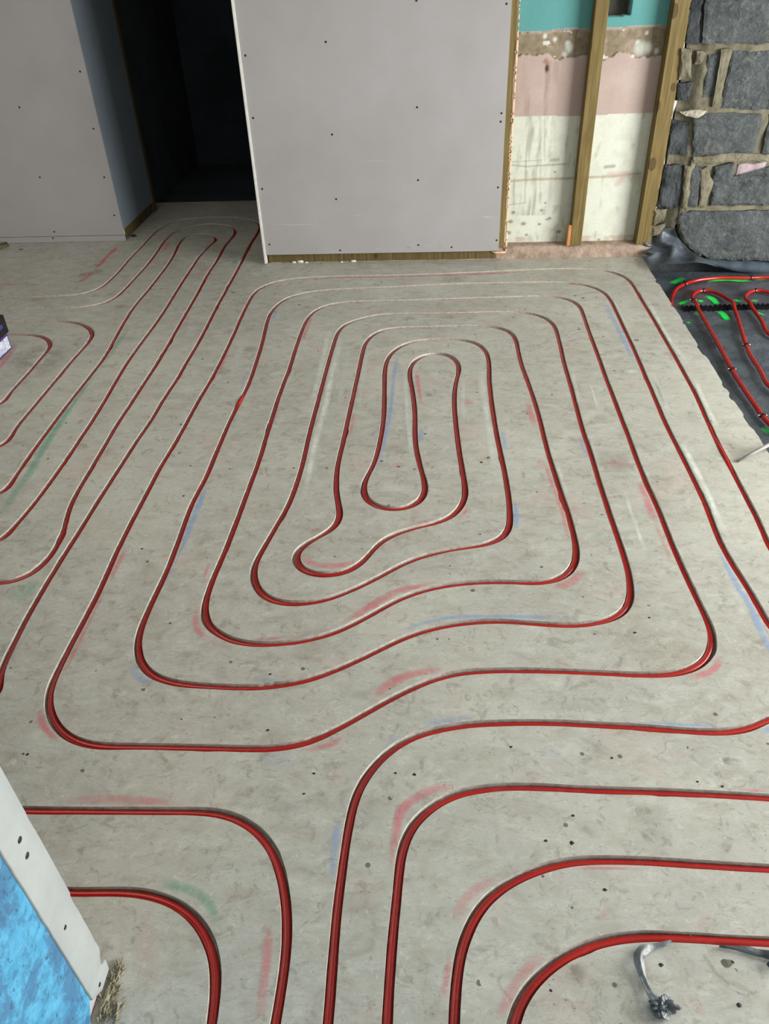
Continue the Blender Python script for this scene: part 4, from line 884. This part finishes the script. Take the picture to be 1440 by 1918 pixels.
# frayed fibrous bits at its foot
M_fib = mat_simple('frayed_insulation_fibre', L(104, 98, 78), L(160, 154, 130), 60, .9)
V2 = []; F2 = []
for i in range(120):
    bx, by = P(178+random.random()*42, 1918-random.random()*105); 
    if bx < XN+.002: bx = XN+.004+random.random()*.012
    bx = min(bx, XN+.030)
    a_ = random.gauss(1.2, .5); ln = .008+.014*random.random(); h_ = .002+.004*random.random()
    p3 = [(bx, by, .0015), (bx+ln*.5*math.cos(a_), by+ln*.5*math.sin(a_), h_), (bx+ln*math.cos(a_+.3), by+ln*math.sin(a_+.3), .002)]
    v, f = tube(p3, [.0012, .0016, .0007], 5); b = len(V2); V2 += list(v); F2 += [[b+i_ for i_ in q_] for q_ in f]
o = link('frayed_fibre', pmesh('frayed_fibre', V2, F2), M_fib, kind='stuff', label='tuft of frayed beige fibre at the foot of the blue wall end', cat='fibre')
bm = bmesh.new(); bmesh.ops.create_icosphere(bm, subdivisions=3, radius=.011)
for v in bm.verts:
    n_ = .6+.8*float(fbm(v.co.x*80+3, v.co.y*80+v.co.z*50, 44)); v.co = Vector((v.co.x*.6, v.co.y*1.6, v.co.z*.28))*n_; v.co += Vector((XN+.006, .505, .003))
link('plaster_rubble', tomesh('plaster_rubble', bm), M_fib, label='crumbling beige plaster lump at the foot of the blue wall end', cat='rubble', smooth=True)

# ------------------------------------------------------------------ torn plastic strip at the lower right
M_plast = mat_simple('torn_grey_plastic', L(96, 102, 104), L(164, 168, 164), 26, .45, .5, 50, .4, .003)
M_plastd = mat_simple('dark_torn_plastic', L(38, 43, 46), L(84, 92, 95), 22, .42, .6, 50, .5, .003)
def crumple(name, pxs, wds, zs_, mat, lab, seed, parent=None):
    p = np.array([P(*q_) for q_ in pxs]); zz_ = np.array(zs_)
    d = cr([(a[0], a[1]) for a in p], .004, 0); s0 = np.linspace(0, 1, len(p)); s_ = np.linspace(0, 1, len(d))
    wv = np.interp(s_, s0, wds); zv = np.interp(s_, s0, zz_); t_ = tang(d); nr = np.stack([-t_[:, 1], t_[:, 0]], 1); rows = []
    for i in range(len(d)):
        r_ = []
        for j in range(7):
            a_ = j/6*2-1; n_ = float(fbm(i*.22, a_*2.1+4, seed))
            x_, y_ = d[i]+nr[i]*a_*wv[i]*(.7+.6*float(fbm(i*.15, 3+(a_ > 0), seed+2)))
            r_.append((x_, y_, .001+zv[i]*n_*1.6+.003*(1-a_*a_)))
        rows.append(r_)
    kw = dict(label=lab)
    if parent is None: kw['cat'] = 'plastic scrap'
    return ribbon3(name, rows, mat, parent=parent, **kw)
tp = crumple('torn_plastic_strip', [(1254,1766),(1240,1771),(1215,1777),(1200,1786),(1195,1800),(1200,1822),(1205,1840),(1212,1856),(1224,1876),(1234,1890)], [.004,.005,.005,.007,.008,.008,.007,.007,.008,.010], [.006,.006,.005,.008,.010,.008,.006,.006,.010,.012], M_plast, 'torn grey plastic strip curling below the bottom right pipe', 5)
bm = bmesh.new(); bmesh.ops.create_icosphere(bm, subdivisions=4, radius=.022); cx, cy = P(1238, 1890)
for v in bm.verts:
    n_ = .5+1.9*abs(float(fbm(v.co.x*75+v.co.z*40, v.co.y*75, 46))-.5)*2.2*.6+.15*float(fbm(v.co.x*200, v.co.y*200+v.co.z*90, 47)); v.co = Vector((v.co.x*1.05, v.co.y*.75, v.co.z*.42))*n_; v.co += Vector((cx, cy, .008))
link('crumpled_end', tomesh('crumpled_end', bm), M_plastd, parent=tp, label='dark shiny bunched end of the strip')
crumple('torn_plastic_strip', [(1345,1775),(1370,1778),(1400,1783),(1440,1793),(1470,1800)], [.002,.004,.006,.007,.006], [.004,.006,.006,.008,.006], M_plastd, 'dark plastic sliver along the near side of the pipe at the right edge', 9)
crumple('torn_plastic_strip', [(1436,1806),(1442,1812),(1452,1820)], [.004,.006,.006], [.006,.008,.006], M_plastd, 'small dark plastic scrap at the right frame edge below the last pipe', 11)

# ------------------------------------------------------------------ black crate at the left edge
A_ = np.array(P(23, 652)); B_ = np.array(P(-4, 678)); e1 = (B_-A_)/np.linalg.norm(B_-A_); e2 = np.array([e1[1], -e1[0]])
if e2[1] < 0: e2 = -e2
ang = math.atan2(e1[1], e1[0])
crate = empty('storage_crate', (A_[0], A_[1], 0), label='black lidded crate with white and purple label at the left edge', cat='crate')
def cbox(name, u0, u1, v0, v1, za, zb, mat, bev=.004, lab=None):
    bm = box_bm(u0, u1, v0, v1, za, zb, bev)
    for v in bm.verts:
        q_ = A_+e1*v.co.x+e2*v.co.y; v.co = Vector((q_[0], q_[1], v.co.z))
    bmesh.ops.recalc_face_normals(bm, faces=bm.faces[:])
    o = link(name, tomesh(name, bm), mat, label=lab); setparent(o, crate); return o
M_purple = mat_simple('purple_card', L(58, 44, 96), L(76, 60, 120), 20, .5)
M_label = mat_simple('white_purple_label', L(150, 150, 182), L(216, 220, 226), 38, .5, detail=2)
cbox('body', 0, .26, 0, .20, .002, .075, M_purple)
cbox('label', .010, .24, -.0015, .0, .008, .060, M_label, .0003, 'white printed label')
cbox('lid', -.008, .268, -.008, .208, .072, .150, M_black, .006)
cbox('purple_band', .03, .25, -.0095, -.008, .105, .122, M_purple, .0004, 'purple band on the lid')
